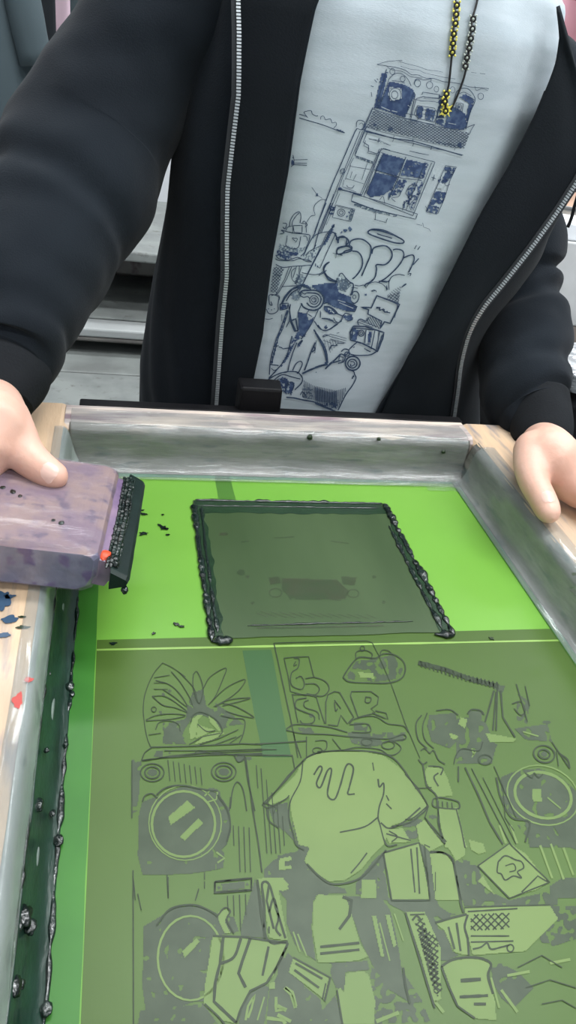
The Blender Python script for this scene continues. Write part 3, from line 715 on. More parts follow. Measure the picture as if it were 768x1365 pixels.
# trousers and shoes
for s in (-1, 1):
    x = .262+s*.088
    if s < 0:
        P_ = catmull([(.262, .925, -.12, .10), (.262, .925, -.24, .125)], 6)
        tr = obj('trousers', *tube_data([tuple(p) for p in P_], 40, flat=(1.0, 1.0)), M['trousers'], per, True)
    P_ = [tuple(p) for p in catmull([(x, .925, -.20, .095), (x, .925, -.34, .090), (x, .92, -.52, .072), (x, .93, -.70, .066), (x, .94, -.885, .060)], 8)]
    obj('trouser_leg', *tube_data(P_, 32, lambda p, f, t: noise.noise(p*14)*.008), M['trousers'], tr, True)
    bm = bmesh.new(); Q = [tuple(p) for p in catmull([(x, .985, FZ+.036, .035), (x, .93, FZ+.042, .041), (x+s*.005, .86, FZ+.036, .038), (x+s*.01, .80, FZ+.030, .030)], 6)]
    add_data(bm, *tube_data(round_ends(Q), 24))
    for v in bm.verts: v.co.z = max(v.co.z, FZ+.001)
    bobj('shoe', bm, M['shoe'], per, True)
settle(per)

# ------------------------------------------------------------------ bead necklace
nk = empty('bead_necklace', 'cord necklace with black and yellow beads and a small yellow pendant', 'necklace', (.292, .83, .42))
def on_shirt(u, v, off=.001):
    h = shirt_bvh.ray_cast(CAM, ray(u, v).normalized(), 5)
    return (h[0]+(h[1] if h[1].dot(ray(u, v)) < 0 else -h[1])*off) if h[0] else Vp(u, v, .79)
def cord(pts):
    P = [on_shirt(*q[:2], .0028) for q in catmull(pts, 8)]
    obj('cord', *tube_data([(p.x, p.y, p.z, .0011) for p in P], 8), M['bead_k'], nk, True)
cord([(611, -60), (608, -20), (604, 20), (601, 70), (597, 110), (593, 128), (592, 148)])
cord([(650, -60), (640, -20), (633, 10), (628, 30), (620, 92), (608, 128), (598, 148)])
nape = [(.292+.085*math.sin(t), .915-.08*math.cos(t), .50+.035*(1-math.cos(t))*.5, .0011) for t in np.linspace(.35, 2*math.pi-.35, 40)]
obj('cord', *tube_data(nape, 8), M['bead_k'], nk, True)
def bead(u, v, m, r=.0022):
    c = on_shirt(u, v, .0036); n = (CAM-c).normalized(); s = n.cross(Vector((0, 0, 1))).normalized(); t = s.cross(n)
    P = []
    for k in range(13):
        a = k/12*2*math.pi; q = c+(s*math.cos(a)+t*math.sin(a))*r; P.append((q.x, q.y, q.z, .00095))
    o = obj('bead', *tube_data(P, 8), M['bead_k'], nk, True)
    if m:
        P = [tuple(c-n*.001)+(r*.55,), tuple(c+n*.0008)+(r*.55,)]; obj('bead_core', *tube_data(round_ends(P), 10), M[m], o, True)
        for k in range(4):
            a = k/4*2*math.pi+.6; q = c+(s*math.cos(a)+t*math.sin(a))*r*1.75
            obj('petal', *tube_data(round_ends([tuple(q-n*.0004)+(.0011,), tuple(q+n*.0004)+(.0011,)]), 8), M[m], o, True)
for u, v in [(607, 9), (606, 21), (605, 33), (603, 46), (602, 58), (601, 70)]: bead(u, v, 'bead_y')
for u, v in [(629, 27), (628, 40), (626, 52), (624, 64), (621, 77), (619, 88)]: bead(u, v, 'bead_w')
for u, v in [(593, 125), (591, 135), (592, 147)]: bead(u, v, 'bead_y')
c = on_shirt(593, 146, .0028); n = (CAM-c).normalized(); s_ = n.cross(Vector((0, 0, 1))).normalized(); t_ = s_.cross(n)
vs = []
for k in range(16):
    a = k/16*2*math.pi; r = .0078 if k % 2 == 0 else .0036; vs.append(c+(s_*math.cos(a)+t_*math.sin(a))*r*(1 if k % 4 else .8))
vs2 = [v+n*.0012 for v in vs]; N = 16
obj('pendant', vs+vs2, [tuple(range(N)), tuple(N+k for k in range(N))]+[(k, (k+1) % N, N+(k+1) % N, N+k) for k in range(N)], M['bead_y'], nk)
settle(nk)

# ------------------------------------------------------------------ background
wb = empty('workbench', 'grey smudged workbench with stacked shelves behind the operator', 'workbench', (.3, 1.95, FZ))
TX0, TX1 = -.9, .75
def wbx(name, y0, y1, z0, z1, m, x0=TX0, x1=TX1, bev=.004): return bobj(name, boxbm(x0, x1, y0, y1, z0, z1, bev), M[m], wb)
wbx('worktop', 1.66, 2.20, -.072, -.05, 'bench')
wbx('back_board', 2.0, 2.02, FZ+.1, -.073, 'bench_dark')
za = Vp(180, 397, 1.80).z; zb = Vp(150, 440, 1.60).z
wbx('shelf', 1.60, 1.998, zb-.02, zb, 'white_board'); 
wbx('shelf_mat', 1.66, 1.99, zb+.0005, zb+.006, 'bench')
wbx('shelf_lip', 1.598, 1.612, zb-.03, zb-.021, 'bench_dark')
zc = Vp(130, 497, 1.50).z
wbx('lower_shelf', 1.50, 1.998, zc-.02, zc, 'bench_edge')
wbx('lower_shelf', 1.18, 1.499, zc-.024, zc-.001, 'bench')
wbx('cross_rail', 1.86, 1.88, -.16, -.073, 'bench_dark')
for x in (TX0+.03, TX1-.03):
    for y in (1.70, 1.96): wbx('leg', y-.02, y+.02, FZ, -.073, 'black_metal', x-.02, x+.02)
for x in (TX0+.03, TX1-.03): wbx('leg', 1.22, 1.26, FZ, zc-.025, 'black_metal', x-.02, x+.02)
settle(wb)

# garment rails running away from the viewer, garments one behind another
RZ = .86
def rack(x, ya, yb, lab):
    rail = empty('garment_rail', lab, 'garment rail', (x, (ya+yb)/2, RZ))
    obj('rail', *tube_data([(x, ya, RZ, .014), (x, yb, RZ, .014)], 16), M['zip'], rail, True)
    for y in (ya+.02, yb-.02):
        obj('ceiling_rod', *tube_data([(x, y, RZ, .010), (x, y, 1.745, .010)], 16), M['zip'], rail, True)
    settle(rail)
rack(-.40, 1.55, 2.35, 'metal rail hung from the ceiling, holding dark tops at the rear left')
rack(1.18, 1.72, 2.25, 'metal rail hung from the ceiling, holding pink and peach tops at the rear right')
def garment(name, label, cat, cx, y, zbot, w, m, slv=.30, th=.035, L=None, seed=0, slx=.10):
    top = RZ-.09; root = empty(name, label, cat, (cx, y, zbot), 'tops hanging on the garment rail')
    vs, fs = [], []; NX, NR = 48, 40
    for i in range(NR+1):
        f = i/NR; z = zbot+(top-zbot)*f; sh = 1 if f < .86 else math.sqrt(max(.03, 1-((f-.86)/.14)**2*.9)); hw = w/2*sh
        for k in range(NX):
            a = 2*math.pi*k/NX; x = cx+hw*math.copysign(abs(math.cos(a))**.8, math.cos(a)); 
            fold = .008*math.sin(x*55+seed)+.008*noise.noise(Vector((x*18, z*3, seed)))
            vs.append(Vector((x, y+th/2*math.sin(a)+fold*(1.1-f*.8), z)))
    for i in range(NR):
        for k in range(NX): fs.append((i*NX+k, i*NX+(k+1) % NX, (i+1)*NX+(k+1) % NX, (i+1)*NX+k))
    fs.append(tuple(range(NX))); fs.append(tuple(NR*NX+k for k in reversed(range(NX))))
    obj('garment_body', vs, fs, M[m], root, True)
    for s in (-1, 1):
        P_ = [tuple(p) for p in catmull([(cx+s*(w/2-.07), y, top-.06, .034), (cx+s*(w/2-.055), y, top-.14, .036), (cx+s*(w/2-.045+slx*.4), y, top-slv*.6, .034), (cx+s*(w/2-.035+slx), y, top-slv, .034)], 8)]
        obj('garment_sleeve', *tube_data(P_, 24, lambda p, f, t: noise.noise(p*12)*.008), M[m], root, True)
    hk = [(cx, y, top+.002, .0025), (cx+.004, y, RZ-.03, .0025), (cx+.019, y, RZ, .0025), (cx, y, RZ+.0185, .0025), (cx-.017, y, RZ+.004, .0025)]
    obj('hanger_hook', *tube_data([tuple(p) for p in catmull(hk, 5)], 8), M['zip'], root, True)
    settle(root); return root
def XZ(u, v, y): p = Vp(u, v, y); return p.x, p.z
for (y, q, zq_, cx, m, slv, slx, lab) in [
        (1.75, (47, 205), (47, 205), -.40, 'g_slate', .50, .045, 'slate grey long top hanging at the far left'),
        (1.87, (78, 150), (60, 212), -.40, 'g_dark', .2, 0, 'near-black top hanging between slate and pale pink tops'),
        (1.99, (95, 80), (90, 205), -.40, 'g_pink', .2, 0, 'pale pink top, only a thin strip showing'),
        (2.11, (128, 20), (100, 195), -.40, 'g_char', .2, 0, 'charcoal top hanging behind the operator shoulder'),
        (2.05, (735, 30), (760, 165), 1.18, 'g_rose', .2, 0, 'rose pink top hanging at the top right'),
        (1.85, (748, 200), (742, 272), 1.18, 'g_peach', .2, 0, 'peach long top hanging at the right edge')]:
    a = Vp(*q, y).x; w_ = 2*abs(a-cx); z_ = Vp(*zq_, y).z
    garment('hanging_top', lab, 'hanging top', cx, y, z_, w_, m, slv=slv, seed=int(y*100), slx=slx)

bx = empty('side_stand', 'low stand with smudged grey front panel at the right edge', 'stand', (1.2, 1.7, FZ))
y = 1.45
def sx(name, u0, v0, v1, y0, y1, m, x1=1.5, bev=.003):
    a = Vp(u0, v0, y0); b = Vp(u0, v1, y0); return bobj(name, boxbm(a.x, x1, y0, y1, b.z, a.z, bev), M[m], bx)
zt_ = Vp(742, 321, y).z; zp = Vp(742, 433, y).z; zq = Vp(742, 470, y).z
bobj('front_panel', boxbm(.80, 1.5, y, y+.02, zp, zt_, .003), M['grey_panel'], bx)
bobj('stand_top', boxbm(.80, 1.5, y+.0205, y+.45, zt_-.02, zt_, .003), M['bench_edge'], bx)
bobj('lower_panel', boxbm(.80, 1.5, y+.002, y+.022, zq, zp-.001, .003), M['brown_box'], bx)
bobj('lower_shelf', boxbm(.80, 1.5, y-.08, y+.45, zq-.03, zq-.001, .003), M['black_metal'], bx)
for x in (.83, 1.47):
    for yy in (y-.05, y+.42): bobj('leg', boxbm(x-.02, x+.02, yy-.02, yy+.02, FZ, zq-.031, .003), M['black_metal'], bx)
settle(bx)
za = Vp(742, 286, y+.03).z
tag(bobj('paper_stack', boxbm(.87, 1.3, y+.012, y+.11, zt_+.0006, zt_+.036, .004), M['paper']), 'stack of white paper on the stand at the right edge', 'paper stack')
# black cord hanging from the peach top
cp = [Vp(u, v, 1.43) for u, v in [(772, 255), (766, 275), (762, 290), (757, 303)]]
tag(obj('dark_cord', *tube_data([(p.x, p.y, p.z, .0035 if i else .009) for i, p in enumerate([Vector(q) for q in catmull(cp, 6)])], 10), M['black_metal'], None, True), 'dark cord dangling in front of the peach top', 'cord')
# crumpled plastic bag under the panel
bm = bmesh.new(); bmesh.ops.create_icosphere(bm, subdivisions=5, radius=1); c = Vp(775, 490, y-.20)
for v in bm.verts:
    d = v.co.copy(); k = 1+.22*noise.noise(d*2.2)+.14*abs(noise.noise(d*5))+.06*noise.noise(d*13)
    v.co = Vector((c.x+.03, c.y+.0, c.z))+Vector((d.x*.14*k, d.y*.07*k, d.z*.042*k))
tag(bobj('plastic_bag', bm, M['plastic_bag'], None, False), 'crumpled clear plastic bag beside the operator sleeve at right', 'plastic bag')
lc = empty('storage_crate', 'black crate under the crumpled plastic bag', 'crate', (c.x+.1, c.y+.05, FZ))
zt2 = c.z-.052
for nm, b in (('crate_floor', (c.x-.14, c.x+.36, y-.27, y-.09, FZ+.002, FZ+.012)), ('crate_wall', (c.x-.14, c.x-.13, y-.27, y-.09, FZ+.0125, zt2-.01)), ('crate_wall', (c.x+.35, c.x+.36, y-.27, y-.09, FZ+.0125, zt2-.01)),
              ('crate_wall', (c.x-.129, c.x+.349, y-.27, y-.26, FZ+.0125, zt2-.01)), ('crate_wall', (c.x-.129, c.x+.349, y-.10, y-.09, FZ+.0125, zt2-.01)), ('crate_lid', (c.x-.145, c.x+.365, y-.275, y-.085, zt2-.0095, zt2))):
    bobj(nm, boxbm(*b, .002), M['black_metal'], lc)
settle(lc)
# ------------------------------------------------------------------ drawings (strokes traced as polylines, laid on the real surfaces)
def resample(P, step):
    out = [P[0]]
    for a, b in zip(P[:-1], P[1:]):
        L = math.hypot(b[0]-a[0], b[1]-a[1]); n = max(1, int(L/step))
        for i in range(1, n+1): out.append((a[0]+(b[0]-a[0])*i/n, a[1]+(b[1]-a[1])*i/n))
    return out
def inside(p, poly):
    x, y = p; c = False; j = len(poly)-1
    for i in range(len(poly)):
        xi, yi = poly[i]; xj, yj = poly[j]
        if (yi > y) != (yj > y) and x < (xj-xi)*(y-yi)/(yj-yi+1e-9)+xi: c = not c
        j = i
    return c
class Ink:
    def __init__(s, place, step): s.place = place; s.step = step; s.vs = []; s.fs = []
    def pt(s, p): s.vs.append(s.place(*p)); return len(s.vs)-1
    def stroke(s, P, w):
        P = resample(P, s.step); n = len(P); prev = None
        for i in range(n):
            a = P[max(0, i-1)]; b = P[min(n-1, i+1)]; d = (b[0]-a[0], b[1]-a[1]); L = math.hypot(*d) or 1; nx, ny = -d[1]/L, d[0]/L
            k = w/2*(1+.25*noise.noise(Vector((P[i][0]*.35, P[i][1]*.35, 1))))
            cur = (s.pt((P[i][0]+nx*k, P[i][1]+ny*k)), s.pt((P[i][0]-nx*k, P[i][1]-ny*k)))
            if prev: s.fs.append((prev[0], prev[1], cur[1], cur[0]))
            prev = cur
    def fill(s, poly, cell=1.3, keep=1., sc=.25):
        sc = getattr(s, 'sc', sc)
        xs = [p[0] for p in poly]; ys = [p[1] for p in poly]
        if not hasattr(s, 'idx'): s.idx = {}; s.done = set()
        def g(i, j):
            if (i, j) not in s.idx: s.idx[(i, j)] = s.pt((i*cell+.35*noise.noise(Vector((i*.9, j*.9, 3))), j*cell+.35*noise.noise(Vector((i*.9, j*.9, 9)))))
            return s.idx[(i, j)]
        for i in range(int(min(xs)/cell), int(max(xs)/cell)+1):
            for j in range(int(min(ys)/cell), int(max(ys)/cell)+1):
                c = ((i+.5)*cell, (j+.5)*cell)
                if (i, j) not in s.done and inside(c, poly) and (keep >= 1 or noise.noise(Vector((c[0]*sc, c[1]*sc, 7)))*.9+.5 < keep):
                    s.done.add((i, j)); s.fs.append((g(i, j), g(i, j+1), g(i+1, j+1), g(i+1, j)))
    def hatch(s, poly, ang, sp, w):
        ca, sa = math.cos(ang), math.sin(ang); q = [(x*ca+y*sa, -x*sa+y*ca) for x, y in poly]
        v = min(p[1] for p in q)
        while v < max(p[1] for p in q):
            xs = []
            for a, b in zip(q, q[1:]+q[:1]):
                if (a[1] > v) != (b[1] > v): xs.append(a[0]+(b[0]-a[0])*(v-a[1])/(b[1]-a[1]))
            xs.sort()
            for a, b in zip(xs[::2], xs[1::2]):
                if b-a > sp*.3: s.stroke([(a*ca-v*sa, a*sa+v*ca), (b*ca-v*sa, b*sa+v*ca)], w)
            v += sp
    def build(s, name, m, parent):
        if not s.vs: return
        return obj(name, s.vs, s.fs, m, parent)
def run(tiles, layers, wmul=1.):
    """text: one mark per line. kinds: l line, s smooth, c closed smooth, p closed polygon line, o ellipse(cx cy rx ry deg),
    F/G/H/... filled polygon on a layer, x hatch(angle spacing) polygon, m mottled fill"""
    for (x0, y0, sc, text) in tiles:
        for ln in text.strip().split('\n'):
            t = ln.split(); 
            if not t: continue
            k = t[0]; v = [float(x) for x in t[1:]]
            def pts(a): return [(x0+a[i]/sc, y0+a[i+1]/sc) for i in range(0, len(a)-1, 2)]
            if k == 'l': layers['line'].stroke(pts(v[1:]), v[0]*wmul)
            elif k == 's': layers['line'].stroke([tuple(p) for p in catmull(pts(v[1:]), 5)], v[0]*wmul)
            elif k == 'p': q = pts(v[1:]); layers['line'].stroke(q+q[:1], v[0]*wmul)
            elif k in 'oO':
                w_, cx, cy, rx, ry = v[:5]; r = math.radians(v[5] if len(v) > 5 else 0)
                q = [(x0+(cx+rx*math.cos(a)*math.cos(r)-ry*math.sin(a)*math.sin(r))/sc, y0+(cy+rx*math.cos(a)*math.sin(r)+ry*math.sin(a)*math.cos(r))/sc) for a in [i/28*2*math.pi for i in range(29)]]
                layers['line' if k == 'o' else 'light'].stroke(q, w_*wmul)
            elif k == 'x': layers['line'].hatch(pts(v[3:]), math.radians(v[0]), v[1], v[2])
            elif k == 'F': layers['fill'].fill(pts(v))
            elif k == 'm': layers['fill'].fill(pts(v[1:]), 1.3, v[0], .3)
            elif k == 'n': layers['grey'].fill(pts(v[1:]), 1.3, v[0], .4)
            elif k == 'G': layers['light'].fill(pts(v))
            elif k == 'g': layers['light'].stroke(pts(v[1:]), v[0]*wmul)
            elif k == 'y': layers['light'].hatch(pts(v[3:]), math.radians(v[0]), v[1], v[2])
            elif k == 'e':   # filled dark ellipse
                cx, cy, rx, ry = v[:4]; r = math.radians(v[4] if len(v) > 4 else 0)
                layers['fill'].fill([(x0+(cx+rx*math.cos(a)*math.cos(r)-ry*math.sin(a)*math.sin(r))/sc, y0+(cy+rx*math.cos(a)*math.sin(r)+ry*math.sin(a)*math.cos(r))/sc) for a in [i/40*2*math.pi for i in range(40)]])
def shirt_place(off):
    def f(u, v):
        d = ray(u, v).normalized(); h = shirt_bvh.ray_cast(CAM, d, 5)
        if not h[0]: return Vp(u, v, .8)
        n = h[1] if h[1].dot(d) < 0 else -h[1]; return h[0]+n*off
    return f
SH = [
(480, 70, 4.267, """
s 1.0 95 68 150 52 190 48 240 44
s 1.2 95 68 160 78 210 86 255 100 290 125 330 128 370 145 420 148 470 165 520 170 575 180 620 195 690 200 730 205
s .8 220 50 260 62 290 70 330 80 380 98 430 104 470 112
s .8 230 78 290 96 330 100 370 118 420 128 470 140 540 150
s .9 150 78 170 92 190 100 240 108 275 130 300 140 350 145
o 1.1 183 108 14 18
o 1.1 325 175 17 20
o 1.1 393 185 18 20
o 1.0 432 208 13 16
o 1.0 524 212 13 18
o 1.1 684 248 16 18
s 1.0 308 172 320 150 360 155 400 150 400 165
l .8 630 112 660 116
l .8 680 118 710 122
s .9 650 190 660 215 690 205 725 215
l 1.6 150 95 90 315
l 1.2 165 148 105 320
m .92 122 120 160 110 110 318 78 318
F 105 318 165 165 200 170 258 185 300 210 312 245 255 368 240 365
G 168 195 235 205 235 262 175 275 160 240
s 1.3 165 150 190 125 230 118 270 150 290 190
s 1.1 180 160 230 165 255 175
o 1.2 242 150 14 16
o 1.3 200 240 34 38
o 1.4 196 240 18 22
e 196 240 7 9
o .8 175 200 6 6
o .8 232 215 6 6
g 1.6 120 308 170 330
g 1.6 180 330 212 338
g 1.5 272 300 290 310
l 1.5 262 350 305 225 312 240 285 365
l 1.2 300 262 345 275 420 278 455 290
p 1.3 318 262 358 250 460 262 425 410 285 385
l 1.4 350 240 355 225 450 240 450 262
l 1.0 360 258 445 262
l 1.2 325 300 420 315 440 345 420 395 330 375 305 350 325 300
m .8 325 305 360 310 350 375 318 365
m .75 375 315 430 330 415 390 370 380
l 1.0 340 320 425 335
l 1.0 330 345 430 360
p 1.2 255 345 330 358 325 385 250 372
m .7 450 240 480 255 475 420 430 400
F 485 400 505 300 560 320 600 350 590 440 470 425
m .85 560 250 600 235 650 270 600 430 580 430 620 290
s 1.5 545 225 570 205 610 205 640 235 652 275 625 340 600 435
l 1.3 545 225 520 320
l 1.3 620 250 650 270
s 1.2 560 235 590 225 630 245
p 1.2 545 285 585 290 580 335 540 330
o 1.1 562 310 14 16
e 562 310 6 7
g 1.2 500 400 545 408
l 1.4 70 320 145 345 230 370 330 390 440 420 560 440 650 408
l 1.2 70 320 20 440
l 1.1 650 408 630 440 625 455
x 35 3.0 .8 75 325 230 375 430 420 560 445 625 455 590 545 520 540 330 490 180 455 35 425
x -35 3.0 .8 75 325 230 375 430 420 560 445 625 455 590 545 520 540 330 490 180 455 35 425
l 1.3 5 435 90 458 190 488 300 515 400 540 500 560 585 582
l .9 30 420 120 450 250 480 430 520
l 1.0 100 420 92 445
l 1.0 195 470 188 490
l 1.0 300 488 296 510
l 1.0 405 530 402 550
l 1.0 540 535 535 555
s 1.3 155 442 165 425 180 425 188 445
e 172 437 12 9
e 565 525 12 15
e 85 412 10 6
s 1.6 425 505 440 510 460 512 480 520 500 518 540 530
l 1.2 5 385 25 395 15 430 0 440
l 1.6 60 190 76 195
l 1.4 80 155 95 170
l 1.4 62 225 66 250
l 1.4 95 148 102 158
l 1.1 30 500 20 530 50 545 42 570 90 580 100 590
l .9 50 492 90 498
l .9 105 485 105 500 120 512
l .8 130 515 175 528
l .8 280 558 340 572 390 582
"""),
(380, 130, 5.486, """
s 1.4 105 122 130 128 160 140 165 145 140 110 155 100 190 95 200 120 230 135 240 130
s 1.3 260 160 262 140 280 135 290 150 295 162 330 155 340 175 345 185 370 180 375 200 355 222
s 1.8 105 148 160 165 230 185 300 208 370 235 435 258
l 2.6 375 232 435 257
e 405 243 22 6 20
l 1.4 60 420 68 455 66 490 45 505
l 1.2 68 455 165 452
l 1.2 66 478 160 480
l 1.4 66 490 160 494
m .8 55 430 70 455 66 490 45 495
l 1.0 195 655 235 712 270 735
e 235 712 8 10
s 1.2 300 748 265 745 220 780 210 820 218 858 190 865 170 890
s 1.0 170 890 160 905 150 920
l 2.2 525 225 510 250 420 460 350 620 300 750 215 985
l 1.4 548 245 440 510 385 640 340 760 255 985
l 1.1 565 245 490 430 430 560 380 690
l 1.3 385 690 330 820 265 985
l .9 400 700 350 820 300 930
s 1.4 520 215 525 175 550 165 580 180 575 215 560 235 525 225
s 1.0 540 195 560 185 570 200
l 1.4 640 70 590 180 580 215 560 235
l 1.3 580 240 768 292
l 1.2 700 0 670 80
l 1.3 600 200 510 425 535 430
l 1.3 590 215 520 380 510 425
l 1.5 605 240 570 325 610 350 608 390 670 410
l 1.0 610 298 690 322
l 1.0 690 295 688 322
l 1.2 515 425 580 445 640 470
n .6 520 428 640 468 635 480 515 440
l 1.0 500 440 470 500 530 510 620 525
l .9 480 490 440 600
l .9 440 590 500 605 575 630
l .9 490 540 475 590
l .9 520 560 500 600
l .9 600 480 560 600
l 1.2 600 470 640 480 650 510
s 1.2 450 640 460 655 490 660 505 640
l .9 430 600 420 650 520 690
l 2.6 385 665 440 680 500 695 560 712
e 405 668 18 11 10
p 1.0 400 530 430 525 430 560 405 555
o 1.0 422 535 14 18
l 1.3 690 395 650 490 600 620 560 710
l 1.1 700 400 720 405 630 610 580 705
l 1.2 670 410 720 370 768 385
p 1.3 372 785 510 815 480 905 345 875
l .9 385 795 495 820 470 890
o 1.4 410 840 28 26
o 1.2 410 840 14 14
e 470 840 7 7
e 452 868 8 8
n .6 480 815 510 818 485 905 465 895
l 1.2 345 775 330 830 320 850
m .7 330 790 370 800 350 860 320 850
l 1.0 355 705 335 760
l 2.6 360 925 340 965
e 350 940 9 16 20
e 437 972 10 9
e 475 960 11 18 -20
s 2.0 610 975 640 962 700 965 768 985
"""),
(440, 170, 4.267, """
p 1.3 290 118 595 195 470 500 190 390
F 300 145 430 180 380 275 255 240
F 258 255 385 280 350 350 300 385 230 395 205 375
m .8 435 180 560 205 530 290 400 270
m .6 400 290 440 300 400 380 330 400 330 360
m .45 450 320 540 300 480 460 410 455
l 1.5 245 238 385 278 400 285 520 300
l 1.6 430 165 385 290 330 410
g 2 432 178 388 278
l 1.2 280 120 170 380
l 1.1 305 150 205 375
l 1.1 575 200 470 470
l 1.1 540 195 430 470
s 1.4 450 330 480 320 480 350 450 390 430 370 450 330
s 1.2 450 380 480 400 450 440 460 470
s 1.2 370 360 400 360 390 390 350 400 370 420
s 1.2 280 410 300 390 310 430
s 1.2 410 470 430 420 450 430
p 1.4 130 375 200 395 320 430 420 465 495 490 485 520 380 495 250 465 120 415
l 2.2 120 418 250 465 380 497
n .6 140 430 250 460 380 500 380 508 240 480 130 440
l 1.2 260 470 255 525
l 1.2 325 515 318 535
l 1.0 250 520 320 540
l .8 490 548 520 555 525 540 530 565 560 575 570 590
l 1.3 575 282 600 290
l 1.3 592 268 582 300
l 1.2 655 215 720 225
l 1.2 655 215 545 475
l 1.1 715 228 680 300 650 400 610 490
l 1.0 540 445 560 480 605 492
m .72 655 220 715 230 690 280 650 275
m .72 650 275 690 280 640 330 610 300
m .75 600 360 660 370 640 430 565 440
m .72 560 440 620 450 605 490 545 480
G 620 310 650 320 635 350 608 342
s 1.0 650 240 690 250 670 290 640 300 660 330 680 320
l .8 225 65 280 72 340 100
l .8 275 62 272 85
l .8 450 132 500 145 555 155
s 1.5 210 590 240 575 300 580 360 605 410 635
l 1.2 265 600 350 630
l 1.0 365 60 355 80
l 1.0 475 85 468 105
l 1.0 575 105 570 125
l 2.2 200 22 360 60 470 75 570 105 640 125 750 157
"""),
(340, 270, 5.908, """
s 1.6 272 190 280 140 310 90 350 72 362 110 355 160
s 1.5 292 180 300 140 330 98 350 80
p 1.4 300 180 372 178 370 238 310 232
l 1.5 362 160 400 165 405 235
s 1.6 375 155 385 145 400 155 410 175 395 190
p 1.4 260 190 300 182 300 235 240 225
s 1.8 220 160 250 165 245 195 235 205 220 190
s 1.6 205 215 230 235 200 245
s 1.8 210 215 300 238 420 250 430 275 420 310
s 1.4 380 262 405 265 412 300
s 1.8 420 310 400 360 390 390 360 420
s 1.6 255 258 250 300 245 335 290 362 340 352 355 300 360 265
c
s 1.4 318 300 300 285 298 275 315 280 325 278 335 285 325 305 318 310
n .55 200 320 250 340 330 362 395 350 370 400 300 420 170 400
m .55 170 375 300 385 350 395 350 425 240 445 170 430
s 1.8 165 410 190 440 260 450 330 430 350 435
s 1.6 160 440 200 455 300 455 350 440 445 460
s 1.8 165 485 220 508 300 500 380 495 440 490
s 1.5 350 430 400 460 445 465
l 2.0 560 0 510 120 470 240 430 310 380 420
l 2.0 595 0 540 130 500 230 480 300 465 360
l 1.2 610 0 585 80 545 180 520 240
l 2.4 625 170 590 230 545 310 460 470 400 590 350 690
l 1.4 600 200 560 250 500 380 410 560
m .8 625 170 620 210 555 330 530 330 590 215
l 1.6 635 240 560 400 510 515 490 500
l 1.6 600 235 630 235 640 245
s 1.8 455 280 480 250 540 232 600 228 630 240 645 270
s 1.4 400 410 430 380 500 345 520 335
l 1.2 440 380 470 350 480 330
n .5 400 410 500 350 470 430 420 460 380 440
m .8 470 475 515 515 470 500
s 2.2 500 570 540 550 560 530
s 1.6 370 550 450 565 500 560 540 540
s 3.4 585 465 555 490 540 530 560 570 600 600 640 618
s 2.6 650 300 640 280 690 262 720 285 715 330
s 2.8 640 405 650 365 700 345 740 345 760 375 700 395 650 405
l 1.0 610 395 690 415
l 1.0 640 400 635 435
e 680 236 9 8
e 712 220 12 12
e 750 207 10 17 -20
x 45 3 .8 150 500 230 515 170 710 120 700
x -45 3 .8 150 500 230 515 170 710 120 700
l 1.5 290 505 250 600 185 710 165 720
l 1.3 270 505 235 600 170 715
l 1.4 330 495 300 590
s 1.4 160 570 180 565 185 575 205 570
s 1.4 320 510 290 540 290 590 310 620 340 600
s 1.4 370 495 355 540 340 600 320 640
l 1.2 350 500 345 560 380 570
l 1.6 215 660 350 650
s 3.0 225 768 260 710 330 660 380 655 440 680
s 1.6 250 768 290 710 340 680
n .6 330 560 400 590 350 650 310 640
s 1.4 130 730 170 722 195 740 190 768
"""),
(410, 290, 4.8, """
s 3.2 130 285 105 310 105 345 130 390 160 405 190 410
s 3.0 170 95 185 125 195 160 200 130 225 125 250 130 262 155 240 180
s 3.0 185 215 195 192 230 182 275 180 280 200 240 212 215 232 190 230 185 215
s 3.0 265 180 275 150 310 135 350 138 385 160 405 190 400 240 380 290 345 372
s 3.0 285 212 320 218 345 250 350 300 330 345 300 380 285 390
s 3.0 410 230 420 195 460 180 500 180 530 205 540 240 525 275 490 300 440 300 440 330 430 380 400 410 370 425 365 440
s 2.8 545 205 570 200 605 210 615 240 600 280 560 330 500 385 455 410
s 2.6 615 255 650 240 675 240 680 270 660 320 645 350
s 2.2 675 300 700 270 710 260
s 1.8 640 360 660 355 655 370
s 2.0 455 408 490 405 520 410
s 1.8 520 460 520 410 540 375 580 362 620 368
s 1.6 300 430 330 435 360 430 375 450
s 1.6 375 440 395 420 430 410 470 420 500 445 505 465
l 1.6 600 445 630 425
s 2.0 200 375 205 360 220 355 240 380 245 395
x 30 3.4 .7 500 500 590 470 580 560 520 530
x -50 3.4 .7 500 500 590 470 580 560 520 530
s 3.0 385 90 400 78 450 80 520 100 590 130 615 150 605 162 560 160 490 140 420 115 390 100 385 90
l 2.0 445 103 485 115 540 130
l 1.4 695 175 682 200
l 1.4 718 182 702 205
l 1.5 410 470 435 465 440 475
l 1.2 280 445 320 450
e 372 492 7 5
l 1.6 440 495 580 545 555 640
"""),
